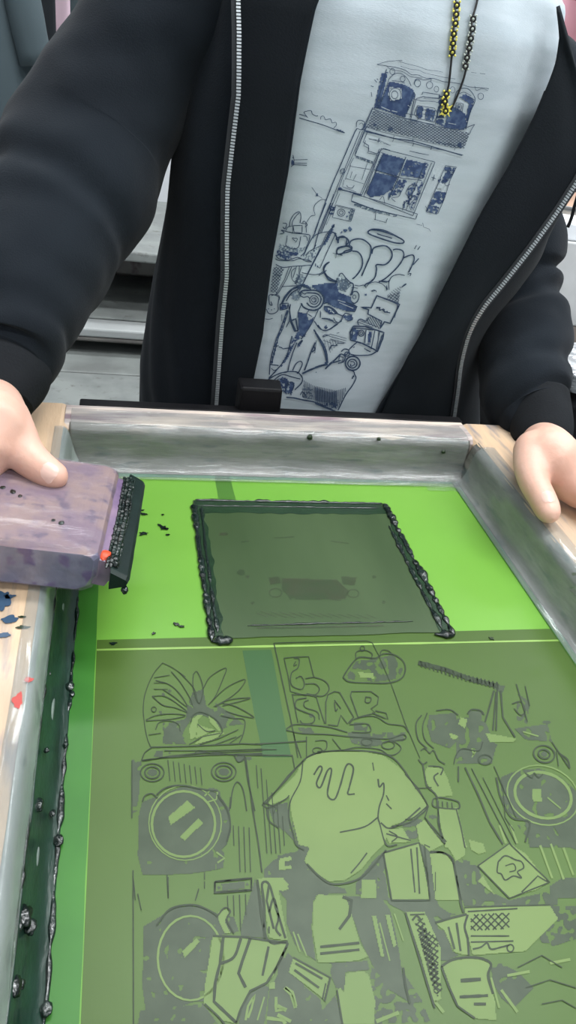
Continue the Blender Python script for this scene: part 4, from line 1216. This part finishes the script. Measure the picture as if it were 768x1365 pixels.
(340, 370, 6.98, """
s 4.5 250 240 280 180 330 120 380 90 430 95
s 2.2 290 215 330 150 370 120 410 100
n .7 330 150 400 110 440 150 400 215 340 200
F 415 55 480 65 530 95 480 100 430 85
s 3.4 415 150 440 120 500 115 580 120 630 160 640 210 610 270 560 300 500 295 450 270 430 235
s 2.8 480 140 520 140 580 150 612 190 600 240 560 270 510 262 480 230
s 2.2 415 160 450 180 490 175 510 195
s 2.0 430 130 460 150 480 140
o 1.8 548 205 40 40
o 1.6 548 205 22 22
s 1.4 540 200 555 195 560 215 545 218
s 1.8 130 210 135 160 190 160 230 185
s 1.8 130 170 135 240 160 255 150 220
s 1.8 225 180 215 250 215 300 180 330 130 330 105 290
e 180 290 7 6
e 150 300 5 5
e 130 290 5 5
l 2.4 235 240 235 300 300 285 310 235 240 240
m .7 235 245 300 245 295 285 235 295
s 1.2 95 380 130 385 165 375
l 1.2 250 340 250 400
s 2.0 310 245 320 300 325 345 330 400
l 1.8 325 340 320 400 290 460
l 2.2 330 245 320 300 340 400 380 490 400 490
l 1.8 430 250 400 320 400 370
l 3.4 330 400 380 380 390 440 400 490 370 495 330 400
G 335 255 420 255 395 330 385 380 335 395 325 330
F 400 325 430 320 445 335 480 330 500 400 545 370 540 400 500 470 480 490 440 530 410 500 400 440
G 440 275 475 325 420 320
m .8 400 490 480 480 470 540 390 580 370 550
l 1.8 590 290 540 400 500 470 430 570
l 1.8 500 300 480 330 530 360
l 1.6 610 320 605 370
s 2.2 550 400 590 460 640 490 690 480 730 455 768 430
s 1.8 620 375 680 380 730 400
s 1.8 730 370 745 400 768 415
e 660 462 14 12
F 640 270 680 275 720 300 768 340 720 335 670 320 645 295
e 680 295 12 12
g 2 675 285 690 290 680 300
s 3 640 265 690 270 740 300 768 335
s 2.2 640 240 670 230 700 240
F 530 70 600 60 660 50 768 50 768 270 700 230 650 220 640 150 590 110 530 95
G 765 50 768 50 768 60
l 2.0 300 300 240 470 200 560 160 700 140 800 135 900
l 1.8 310 310 260 470 215 560 180 700 155 800
m .65 300 300 312 310 220 560 165 790 150 790 200 570
l 2 170 640 220 630
l 2.2 220 640 250 650 260 660 290 655 330 650
l 2.4 345 540 320 640 300 720 250 800 180 880 130 930
l 2.2 390 600 350 700 320 800 305 870
m .7 360 540 395 570 350 650 310 740 250 830 230 830 300 700
l 2.2 140 805 220 815
s 1.6 150 840 180 860 220 840
s 2.6 400 620 430 600 440 580 410 610
e 410 620 16 26 30
s 3.4 545 480 590 550 640 630 665 700 675 790
l 4 675 800 600 820 500 860 440 890
l 3.0 560 600 520 690 490 780 460 860
l 1.4 555 600 550 660
l 1.4 570 580 555 700
s 2.6 540 640 560 660 530 690
e 660 795 16 10
s 2.2 350 860 380 800 420 775 440 800 410 870 390 890
s 2.4 80 985 130 940 200 900 260 880 340 870 400 880 440 930 430 980 370 1040
s 2.2 130 1000 200 930 260 900 340 920 420 940
m .7 250 920 320 950 300 1060 290 1080 180 1000
s 2.0 180 1000 220 940 290 960 320 1000
s 2.0 280 1060 300 980 350 970 360 1010 330 1080
m .8 330 960 370 980 340 1090 300 1080
s 2.0 420 1090 440 1060 470 1090
l 3 290 1110 360 1115 450 1135 540 1150 620 1180 700 1220
x 88 2.2 .8 450 950 540 1000 768 1050 768 1170 600 1150 440 1110
n .5 440 1000 540 1040 540 1140 430 1110
m .5 600 1160 768 1170 750 1230 690 1220
s 1.6 625 545 650 530 690 535
s 1.6 695 665 700 640 730 630 768 630
l 1.8 655 840 700 790 768 740
x 20 4 .6 620 580 768 570 768 600 620 620
"""),
(420, 370, 5.908, """
F 0 65 60 50 160 45 170 60 180 90 180 110 280 150 290 190 330 230 300 265 240 262 160 235 60 190 60 150 20 100 0 85
n .7 170 0 230 0 270 40 285 60 240 110 180 95
s 2.2 160 45 175 0
s 2.2 270 40 300 55 280 140
s 2.4 240 0 270 30 300 50 295 100 275 135
s 2.4 290 135 300 110 330 110 345 140 335 180 310 200 290 190
o 1.4 308 150 12 16
l 2.4 240 190 330 225 310 265 240 260
g 1.2 180 175 260 200
g 1.2 190 195 300 240
l 2.0 0 250 40 240
F 65 235 90 225 130 240 180 285 150 290 110 285 75 262
g 2.2 100 240 125 250 120 268
g 2.2 130 262 150 278
l 2.6 170 280 215 300 210 330 190 350
s 2.2 215 300 240 280 280 290
m .8 220 295 295 290 290 330 240 330 220 310
s 2.0 250 340 290 330 295 310
s 1.8 50 320 90 325 130 340
s 2.2 20 370 60 412 110 405 160 370 190 350 210 340
s 1.8 70 385 85 400 95 385
s 1.8 110 320 150 350 170 355
l 1.6 40 260 40 310
e 85 385 10 10
s 1.5 60 465 90 455 115 450
s 1.2 170 435 190 432
s 1.6 110 570 130 530 160 535 180 515 230 515
s 1.4 120 560 125 545
x 15 3 .6 100 440 250 460 240 520 130 500
x 75 3.4 .5 60 480 200 500 110 600
p 2.8 485 140 665 208 590 358 545 345 510 400 522 340 415 285 420 250 360 230 442 235
s 2.4 480 230 500 235 510 250 530 250 545 265 590 275
s 2.0 480 240 510 232 505 255 540 245 545 270 570 262
x 60 2.6 .9 400 320 440 300 520 340 500 400 430 370
x 20 3 .8 340 340 380 330 400 350 500 370 480 395 340 370
s 2.4 340 370 335 340 360 325 400 340 420 310
p 3.0 300 380 395 382 540 430 530 480 490 580 460 560 370 515 280 490 275 430
m .8 290 390 345 400 325 495 285 490
s 2.2 285 480 300 400 330 395 460 410
o 2.2 362 435 22 24
o 1.6 362 435 10 12
G 400 410 420 420 410 520 385 510
G 455 420 490 410 495 500 440 570 430 540
m .8 415 420 450 430 430 530 400 520
l 2 400 410 390 510
l 2 470 410 440 560
l 2 505 425 480 570
l 2 525 450 490 570
s 2.4 335 500 290 540 265 570 275 600
s 2.4 275 600 330 610 430 605 480 580 500 560
s 1.8 300 550 310 540
s 2.2 385 555 420 575 435 580
l 3.2 140 660 180 620 200 605
l 2.6 80 718 130 670 200 650
s 2.4 160 640 200 600 235 620 220 660 180 672
s 2.4 205 580 230 560 265 570 250 600 220 605
o 2.2 250 600 18 16
p 2.0 190 620 220 625 215 655 185 650
o 3.2 295 672 58 55
o 2.6 292 675 36 34
s 2.0 275 660 300 660 310 680 280 695 280 675
s 2.4 240 690 260 720 300 735 310 760 320 790 290 850 240 920 180 1040
s 2.0 290 795 300 770 305 780
s 3.4 0 430 40 500 75 580 95 670
l 4.0 100 680 50 690 0 705
x 88 2.2 .8 0 860 120 900 250 860 230 920 180 1020 110 1020 0 980
l 3.0 0 985 80 1020 160 1050
m .5 110 980 190 960 160 1040 110 1020
s 1.8 10 740 5 745
x 40 3 .6 560 140 620 90 680 60 660 180
s 1.8 680 75 700 55 718 45
l 1.6 440 105 460 95 480 100
e 402 135 7 6
l 1.6 500 25 560 35 590 15
l 1.6 560 60 570 95
"""),
]
LN = Ink(shirt_place(.0011), 3.0); FL = Ink(shirt_place(.0006), 3.0); LG = Ink(shirt_place(.0009), 3.0); GR = Ink(shirt_place(.0004), 3.0)
run([t for t in [(a, b, c, '\n'.join(l for l in d.split('\n') if l.strip() != 'c')) for a, b, c, d in SH]], {'line': LN, 'fill': FL, 'light': LG, 'grey': GR}, .62)
pg = LN.build('printed_drawing', M['print'], shirt); FL.build('print_solid', M['print_fill'], shirt); LG.build('print_gap', M['shirt'], shirt); GR.build('print_halftone', M['print_grey'], shirt)

MS = [
(170, 860, 4.267, """
s 1.0 200 100 150 160 105 260 90 350 95 430 110 520 135 585
s .9 200 100 260 130 330 180
s 1.2 105 425 160 400 250 390 330 400 250 420 105 430
s 1.2 140 290 210 290 280 330 340 380 270 355 200 340 140 290
s 1.2 160 200 240 225 300 280 340 350 260 290 200 250
s 1.2 250 150 300 210 350 290 370 340
s 1.1 290 150 340 200 380 250 400 320
s 1.3 375 165 395 150 420 200 430 260 410 330 385 290 372 220 375 165
s 1.2 430 250 470 180 560 130 540 200 500 290 460 340
s 1.2 470 330 540 260 600 220 670 195 640 250 580 300 490 350
s 1.2 500 350 580 310 700 300 620 325 540 345
s 1.3 540 330 620 350 720 410 640 400 560 375
l .9 150 185 240 170
l .9 150 215 220 215
l .9 150 250 230 250
l .9 120 510 190 500
o 1.2 150 365 14 14
e 188 382 9 8
e 240 260 10 8
e 205 280 8 10
m .8 370 270 430 250 450 350 520 380 620 440 540 480 480 430 440 400 380 400 330 470 300 540 280 560 200 560 210 450 330 420 340 350
m .85 200 440 290 440 300 500 350 560 210 565
G 370 420 400 395 430 395 400 430 390 520 360 540 350 480
G 460 400 500 430 530 480 520 490 470 440
G 400 450 450 470 500 480 440 510 390 530
G 430 520 510 495 560 500 480 540 380 565
s 1.4 360 440 370 400 410 380 470 400 520 440 540 490 520 520
s 1.3 400 450 450 490 500 485
l 1.2 350 565 430 520 530 500
l 1.2 410 565 520 530 630 480
l 1.2 500 565 620 520
l 1.2 580 560 650 510
s 1.4 530 400 600 415 665 425 660 500 635 560
s 1.2 160 480 180 440 240 430 290 450 300 490
m .7 500 330 600 400 660 450 560 460 520 410
l 1.6 130 580 330 575 660 560 768 565
l 1.2 210 600 400 600 480 600 768 590
l 1.6 80 655 200 640 450 625 768 615
s 1.4 80 655 100 610 140 580
F 165 600 200 600 200 640 150 635
s 1.3 380 620 400 600 440 605 470 615
e 425 610 30 8
e 240 612 5 5
l 1.2 480 610 768 600
"""),
(340, 850, 3.491, """
l 1.5 88 25 160 350 185 470 215 559
l 1.0 88 25 300 18 520 15 545 22 575 80
l .9 575 80 640 230 700 400 768 559
l 1.2 135 95 155 180 165 250 240 270
l 1.3 135 95 180 90 250 88 275 185
s 1.4 180 95 205 100 200 140 170 165 170 220 215 240 230 215 215 180 190 190
s 1.4 235 190 280 185 330 205 345 240 320 270 280 270
s 1.4 235 215 280 215 300 240 280 265 240 260
s 1.2 190 110 180 130 195 125
l 1.4 170 265 240 265 285 275 325 400
l 1.3 175 270 200 395
s 1.6 240 280 195 290 190 325 230 345 275 365 270 395 225 400 210 385
s 1.3 250 290 230 300 235 325 290 345 300 380
e 262 362 12 9
l 1.5 330 400 330 300 340 265 370 250 395 255 460 370 430 400 400 360 385 410 340 405
l 1.3 370 290 400 330
s 1.4 370 300 375 340 385 330
l 1.5 445 270 450 250 540 250 575 275 570 310 540 330 560 350 500 365 480 370 445 270
s 1.4 515 275 540 280 535 300 515 300 515 275
s 1.8 410 185 430 150 470 100 500 90 560 95 600 75 650 80 690 110 700 150 680 190 620 210 520 210 440 205 410 185
m .6 420 190 470 110 560 100 640 80 695 130 670 190 560 205
G 480 160 550 165 555 190 490 185
F 485 160 550 165 545 185 495 185
o 1.4 500 50 10 12
s 1.3 470 100 470 70 490 60 520 60 545 75 540 100
s 1.2 580 90 590 60 620 60 640 80
s 1.6 145 425 180 405 240 405 340 415 430 440
s 1.6 145 430 220 445 340 450 440 460
m .8 200 420 260 420 280 450 220 450
s 1.4 440 400 460 380 520 365 570 370 620 400 690 410 715 440
s 1.5 440 405 520 400 540 430 520 440 450 440
m .85 460 395 530 400 520 435 460 430
l 1.5 545 350 620 380 610 350 560 340
m .8 430 440 600 450 590 500 520 510 450 490
o 1.3 520 485 25 16
s 1.6 440 460 520 465 620 470 690 450 700 470 640 480
m .7 590 440 700 440 690 480 600 490
s 1.4 600 490 640 480 680 510 660 540 620 545 580 520 480 510 400 525 300 535 240 559
o 1.4 620 500 30 18
l 1.8 0 495 180 485 240 480
l 1.2 0 520 100 520
s 1.2 240 460 240 559
s 1.2 180 440 200 559
s 1.2 280 480 330 480 330 520 290 530
s 1.2 360 470 400 520
o 1.2 290 525 22 14
"""),
(540, 870, 3.368, """
l 6 60 45 180 75 300 120 420 150
x 80 5 2 60 35 300 105 430 135 420 165 280 130 60 60
l 2.4 400 170 375 260 360 310
l 2.4 430 170 440 290
l 2.2 410 175 395 350
l 2.2 440 290 495 380
l 2.0 415 160 410 350
m .8 395 140 450 150 440 180 395 175
l 1.6 500 140 530 240 550 310
l 1.6 540 150 560 240
s 1.6 480 230 520 220 540 260 520 280 490 250
m .5 500 180 560 220 550 320 500 300
e 635 312 18 8
m .88 110 280 230 270 230 400 200 430 120 400 100 330
m .75 230 300 280 290 360 310 410 420 390 500 230 500 230 420
F 280 260 350 265 340 310 290 300
s 1.6 75 280 50 320 60 390 100 430
s 1.4 100 270 80 330 90 390 130 430
s 1.6 140 260 200 255 240 280
s 2.0 280 275 300 255 340 260 355 280
F 360 400 415 410 400 450 350 450
G 250 290 280 300 270 340 240 320
G 200 360 240 375 230 390 205 385
g 2 300 430 310 460
g 1.5 320 440 300 470
G 360 360 500 385 490 400 380 400
s 1.6 220 500 230 460 260 430 330 440 350 400
o 1.8 360 480 30 22
m .8 490 340 640 320 660 400 540 390
g 2 530 355 600 375
s 1.6 70 440 90 430 110 450 130 440 150 480 180 500
s 1.8 60 480 80 500 100 490
s 2.0 80 500 90 560 100 600 140 640 145 690
s 2.0 105 510 140 510 170 520 160 550
s 2.2 150 540 130 560 150 600
e 172 570 7 9
G 100 510 170 520 190 560 215 640 150 650 100 590 88 540
s 1.8 130 655 160 650 230 665 245 680 240 700 190 700 130 690 125 665 130 655
l 1.4 150 665 150 690
l 1.4 168 668 170 692
l 1.4 190 670 192 696
l 1.4 210 672 213 698
G 150 700 230 702 265 830 280 876 180 876 175 840 160 780
s 2.2 150 690 150 760 160 800 180 860
s 1.8 230 700 250 780 270 876
l 1.6 0 545 60 610 105 690 90 740 130 800 180 860
l 1.4 45 610 120 605
s 2.2 0 750 40 740 100 690
e 125 738 18 8
l 2.0 240 510 240 580
l 2.2 270 515 330 640 380 760 440 860
l 1.2 400 510 440 600 450 740 490 800
l 1.2 300 520 480 870
l 1.0 350 560 500 860
l 1.2 420 560 500 740
o 2.0 625 455 48 38 15
o 2.2 625 455 26 20 15
e 625 455 14 12
l 1.6 660 400 740 520
l 1.4 680 440 690 510
s 2 690 450 730 480 740 520
m .9 430 560 500 530 600 520 700 560 768 620 768 876 560 876 540 760 470 720 430 640
O 4 620 640 130 100 20
O 2 620 640 165 130 20
G 570 610 610 610 615 670 575 670
g 2 640 650 700 700
s 2.4 410 560 430 650 480 740 560 760 540 850
s 2 540 540 570 560 580 540 600 560 620 545
"""),
(165, 1000, 3.2, """
l 1.6 35 45 35 290
l 1.8 80 45 200 25 350 10 470 20 720 22
l 1.4 720 22 730 80
o 1.6 122 95 50 38
o 2.0 122 95 32 25
e 122 95 20 15
o 1.6 427 92 52 40
o 2.0 427 92 35 27
e 427 92 22 16
m .7 35 40 75 40 60 260 35 270
s 1.8 80 220 90 195 120 185 145 205
s 2.2 140 190 180 160 250 150 330 165 400 175
e 375 190 38 28
m .95 65 270 80 220 150 195 250 155 340 170 400 180 450 250 460 340 440 400 400 440 390 510 300 525 200 530 80 530 60 450
O 3.2 255 315 135 140
O 1.6 262 310 155 160
e 255 315 128 132
G 190 285 270 215 305 245 200 320
G 240 370 320 290 340 310 260 385
g 2 345 195 370 170 400 180 395 210 360 220
g 2.4 395 435 430 460 400 480
s 2.4 400 190 440 250 455 320 440 390
m .9 395 400 430 440 425 500 395 510
l 2.0 520 30 550 250 575 400 590 520
l 1.8 515 20 530 130 560 260
s 1.6 455 250 465 170 485 135 510 170 525 260
l 1.0 455 200 450 260
x 88 7 1.2 460 320 540 330 560 400 555 520 480 520 470 400
x 86 6 1.2 560 60 590 80 640 200 700 330 680 440 600 440 590 300
x 84 7 1.1 180 40 350 80 345 150 190 130
l 1.6 605 230 700 110 765 45
l 1.8 590 235 605 225 650 245 640 270
s 2 610 250 620 300 660 330
m .9 620 250 700 240 710 330 740 400 690 350 640 310
m .8 720 290 740 290 768 370 768 420 740 410
e 498 35 22 14
e 535 35 12 8
s 1.6 470 20 490 50 520 30
l 1.2 40 540 50 640
l 1.4 190 540 190 630
l 1.2 345 560 345 590
l 1.2 320 590 310 630
p 2.4 390 560 545 545 545 595 390 605
m .8 420 570 515 560 515 590 420 595
e 405 585 5 5
m .95 640 470 690 440 768 430 768 640 700 640 690 560 600 545 600 510
G 660 470 715 455 715 470 680 475 680 500 710 498 705 508 660 510
"""),
(340, 980, 2.743, """
G 200 75 260 62 400 60 470 75 530 120 590 190 630 260 600 300 500 330 470 400 430 440 390 490 330 530 270 535 210 495 180 460 200 410 160 400 135 300 125 230 160 120
s 2.0 30 250 100 180 180 90 230 65 330 55 440 62 500 80 540 120 580 180 630 255 600 295 560 320 500 335
s 1.8 30 250 50 265 110 235 125 220
s 1.8 175 100 165 170 130 240 125 300 140 360 150 400 180 420
G 45 250 175 115 165 170 120 230 60 255
s 2.4 215 145 235 115 245 125 225 175 240 190 265 130 280 130 265 215 290 235 310 190 330 120 345 105 360 125 345 190 340 215 365 215
e 228 208 16 10
e 350 95 12 10
e 245 308 10 8
s 2.2 450 160 455 190 470 175 470 215 455 260 450 300 455 320
s 2.0 450 300 400 335 310 355
F 235 435 300 405 390 395 340 415 290 440 290 425
F 530 270 545 240 565 230 550 265
s 1.8 480 220 490 240
s 1.8 480 250 500 270
s 2.2 460 320 490 340 540 320 605 265
s 2.0 455 320 480 400 520 400
m .6 470 270 500 290 500 325 460 320
s 1.6 430 100 435 130
s 2.6 190 470 240 520 290 545 370 530 420 490 480 420
s 2.0 350 505 380 470 410 430
m .95 135 320 160 300 180 400 200 410 180 460 230 510 280 545 260 603 120 603 120 540 80 500 120 440 160 420
m .9 50 260 120 245 125 330 100 320
m .9 440 450 480 420 475 500 490 603 450 603 370 580 370 540
G 390 530 440 530 440 590 390 585
G 470 345 540 340 570 390 490 395
s 1.8 480 360 570 385
s 1.8 490 350 520 370 500 390
m .85 540 330 600 300 620 320 590 380 560 380
G 470 430 600 395 640 600 500 603
p 2.2 470 430 600 393 630 500 640 603 500 603
l 2.2 570 415 585 575
l 2.2 592 410 602 580
l 2 640 410 620 400 640 603
m .95 605 395 640 420 660 603 640 603
G 640 430 700 435 730 480 755 603 660 603
s 2.2 640 430 690 430 725 465 745 560 755 603
G 590 330 620 310 690 400 640 425 600 390
l 1.8 620 300 700 390
e 648 298 12 7
l 1.6 670 270 680 380
G 690 270 740 265 768 400 768 440 735 460 700 400
m .85 720 470 768 460 768 603 755 603
e 660 560 8 18
l 1.2 660 500 660 570
"""),
(165, 1160, 3.2, """
l 1.6 40 0 42 656
l 1.4 60 100 75 170
l 1.4 185 20 190 120
l 1.2 345 10 345 40
l 1.4 320 80 305 130
p 2.2 388 50 545 35 545 85 388 98
m .85 418 58 515 48 515 78 420 86
e 405 74 6 6
e 527 60 6 6
m .92 85 240 150 200 220 160 300 150 400 185 470 200 490 260 400 280 370 300 350 560 300 560 100 640 80 500
F 560 40 600 150 610 290 500 280 500 250 520 170
m .93 340 570 400 656 60 656 70 600
O 3.0 285 375 140 180
s 2.6 140 235 200 165 300 148 380 180 400 200
s 2.2 400 195 430 160 455 175 440 210 470 270
G 405 180 440 165 450 185 430 215 455 268 430 268 405 215
e 430 185 7 5
G 250 345 310 290 325 305 260 375
G 380 280 510 285 700 310 640 450 600 490 540 510 500 590 480 656 420 640 340 575 345 500
m .95 0 0 1 1 0 1
l 4 425 285 410 400 390 480 385 560 480 650
s 4 500 290 470 370 410 400
l 4 540 290 505 390 490 440 520 500
l 3.4 618 325 592 450
l 3 380 280 510 285 700 312 640 440
l 3 700 312 660 400 610 480 540 515 500 590 480 650
s 2.6 345 570 400 620 430 656
e 583 330 12 6
e 662 337 12 6
e 630 423 12 8
e 434 350 9 12
F 420 535 465 530 480 565 455 560 450 545
F 500 600 530 530 600 490 620 500 600 656 490 656
g 3 520 640 530 580 560 530 545 590 530 630
g 2 570 640 600 540
G 620 480 645 478 645 505 622 508
F 645 470 700 350 768 420 768 656 610 656 620 520
G 570 35 680 30 690 60 705 80 680 90 660 85 700 300 620 290 600 150
s 3 570 40 610 290 700 305
s 3.2 600 290 600 150 590 60 620 60 650 160 690 290
l 3 620 60 610 130 640 250
s 3 620 180 640 120 660 200 650 250 670 280
l 2.4 620 240 620 270
g 4 690 500 720 520 735 580
g 4 650 540 650 600 690 590
g 5 610 630 680 640 690 656
x 88 8 1.2 430 110 545 100 520 200 500 260 470 190 430 150
"""),
(370, 1140, 3.339, """
F 0 0 120 0 130 60 190 110 230 130 300 150 310 170 180 170 160 200 150 320 170 470 130 440 80 400 40 300 40 200 0 150
G 10 15 60 5 60 20 30 25 32 50 60 45 62 60 8 62
G 0 110 20 100 50 130 30 150 0 150
G 180 175 300 180 320 230 340 300 370 400 405 450 360 470 180 480 155 330 160 210
l 3.4 190 408 365 390
l 3.4 190 438 365 420
l 4.0 275 330 320 270 330 200 290 185
F 300 180 460 190 500 240 520 320 540 420 560 560 590 656 500 600 430 500 400 440 370 380 340 290
m .55 420 470 560 520 640 640 680 740 430 751 410 600
G 380 130 440 125 440 190 370 190
G 420 270 440 270 475 450 460 450
G 480 265 500 265 530 400 515 410
g 2 520 260 560 380
g 2 455 300 500 470
F 480 190 680 205 720 260 560 250 500 220
G 570 250 660 250 650 280 730 640 690 640 640 460
l 3 570 255 700 680
x 35 6 2 610 290 650 280 735 600 700 620
x -45 6 2 610 290 650 280 735 600 700 620
l 2 590 265 655 262
s 2.6 600 290 620 270 640 290
F 660 0 690 0 700 130 710 220 768 260 768 300 720 280 690 230
F 740 320 768 350 768 470 720 470 720 400
G 70 455 230 540 205 640 50 520
l 2.6 70 455 235 545 210 650
l 3 80 480 200 550
l 3 75 510 185 590
l 2 215 570 200 640
m .9 230 480 400 470 410 510 300 520 300 600 260 590 240 540
m .9 0 420 50 480 40 520 190 640 200 690 260 620 290 751 0 751
g 4 30 590 60 620 80 680
g 5 0 670 40 690
g 5 0 710 60 740
G 305 525 380 515 405 530 435 650 430 751 290 751 265 600 280 590 295 610
l 2.2 265 600 290 751
g 4 700 650 740 700
s 3 560 500 570 580 590 660
g 5 440 740 540 700
F 90 340 110 340 160 460 120 440
g 2.2 70 340 100 430
g 2.2 90 350 130 450
"""),
(560, 1100, 3.692, """
G 240 70 310 90 325 130 290 145 250 120
m .8 180 190 290 200 300 260 350 330 440 370 620 330 680 360 680 395 220 400 200 330
G 285 200 440 90 520 140 630 280 570 320 440 355
s 2 385 180 420 150 470 170 500 180 510 210 480 230 500 260 460 250 420 270 400 240 380 230 385 180
s 1.6 420 200 460 190 470 220 440 230
l 2 500 330 580 250 630 280
p 1.8 285 200 440 90 640 280 440 360
G 285 275 310 250 365 340
F 640 300 700 260 768 260 768 360 640 360
m .6 520 50 600 60 640 90 768 120 768 0 480 0
y 70 14 3 350 0 470 0 640 260 700 270 768 240 768 130 640 90 530 110 480 90 380 90
G 220 405 520 395 640 395 680 460 520 620 260 640 240 560
l 2 220 405 400 398 640 392
l 2 235 425 480 410
x 45 7 2 250 440 440 430 440 510 250 520
x -45 7 2 250 440 440 430 440 510 250 520
l 2 250 545 440 545
l 2 250 575 460 570
s 2.4 260 610 300 600 330 580 350 610 400 600 440 590
o 2 445 605 16 18
F 530 395 560 395 640 580 600 580
m .6 560 400 768 400 768 560 640 600
G 110 690 160 665 240 655 300 660 350 685 335 740 370 870 375 960 260 950 180 880
s 3.4 105 695 160 662 240 650 310 658 350 685 335 740 360 830
l 3 105 695 140 790 185 890 270 950
l 5 200 765 300 758
l 4 195 845 335 838
l 4 265 880 325 880
e 150 703 12 10
e 285 697 14 8
G 75 480 150 455 230 440 235 500 240 640 215 640 185 630 165 620 120 520
l 3 75 480 160 455 230 438
l 3 140 500 170 610
l 3 180 480 200 620
s 3 235 440 220 500 235 560 240 640
e 97 487 8 6
F 80 510 120 520 160 620 190 640 110 670 100 640
m .85 350 690 400 680 480 720 560 800 460 900 400 850 360 780
g 4 430 740 540 720
g 4 400 810 480 920
g 3 350 750 390 900
l 1.5 480 700 600 640 700 700
l 1.5 520 800 640 760 768 800
l 1.5 600 880 700 860 768 900
g 4 640 680 740 660
F 0 400 60 430 110 560 90 850 60 700 20 560
G 0 450 30 440 100 600 100 860 60 880
x 35 6 2 0 480 90 560 90 850 60 780 0 560
x -50 6 2 0 480 90 560 90 850 60 780 0 560
F 30 90 50 130 60 300 100 420 180 440 60 450 50 380 50 250
s 3 50 130 110 135 155 160 170 210 200 380 215 430
F 0 380 50 385 100 430 60 450 0 420
e 72 290 8 30
m .8 170 190 180 160 250 180 200 400 215 430
"""),
]
def flat_place(z): return lambda u, v: Hp(u, v, z)
LN = Ink(flat_place(.00085), 6.); FL = Ink(flat_place(.00055), 6.); LG = Ink(flat_place(.0007), 6.)
FL.sc = .11
clean = [(a, b, c, d) for a, b, c, d in MS]
run(clean, {'line': LN, 'fill': FL, 'light': LG, 'grey': FL}, 1.0)
# keep the drawing on the stencil panel
FL.build('stencil_solid', M['s_dark'], mesh); LG.build('stencil_open', M['s_light'], mesh); LN.build('stencil_line', M['s_line'], mesh)
# faint earlier image seen in the ink film
GH = Ink(flat_place(.0016), 5.)
run([(220, 640, 1.92, """
F 265 250 290 245 300 262 270 268
o 1.6 283 288 16 11
F 300 250 440 255 470 285 460 305 320 300 300 280
o 1.6 482 290 14 10
F 450 245 490 250 485 270 455 265
m .6 310 290 450 290 450 308 320 305
x 20 4 1 230 335 540 345 540 355 240 350
l 1.4 195 158 215 156
l 1.4 280 148 330 145
l 1.2 425 156 470 162
e 212 247 5 4
e 535 248 5 4
e 225 314 5 4
e 560 313 5 4
e 195 236 10 7
e 150 138 12 4
l 2 235 378 400 376 560 372
"""), ], {'line': GH, 'fill': GH, 'light': GH, 'grey': GH})
GH.build('ghost_image', M['ghost'], mesh)
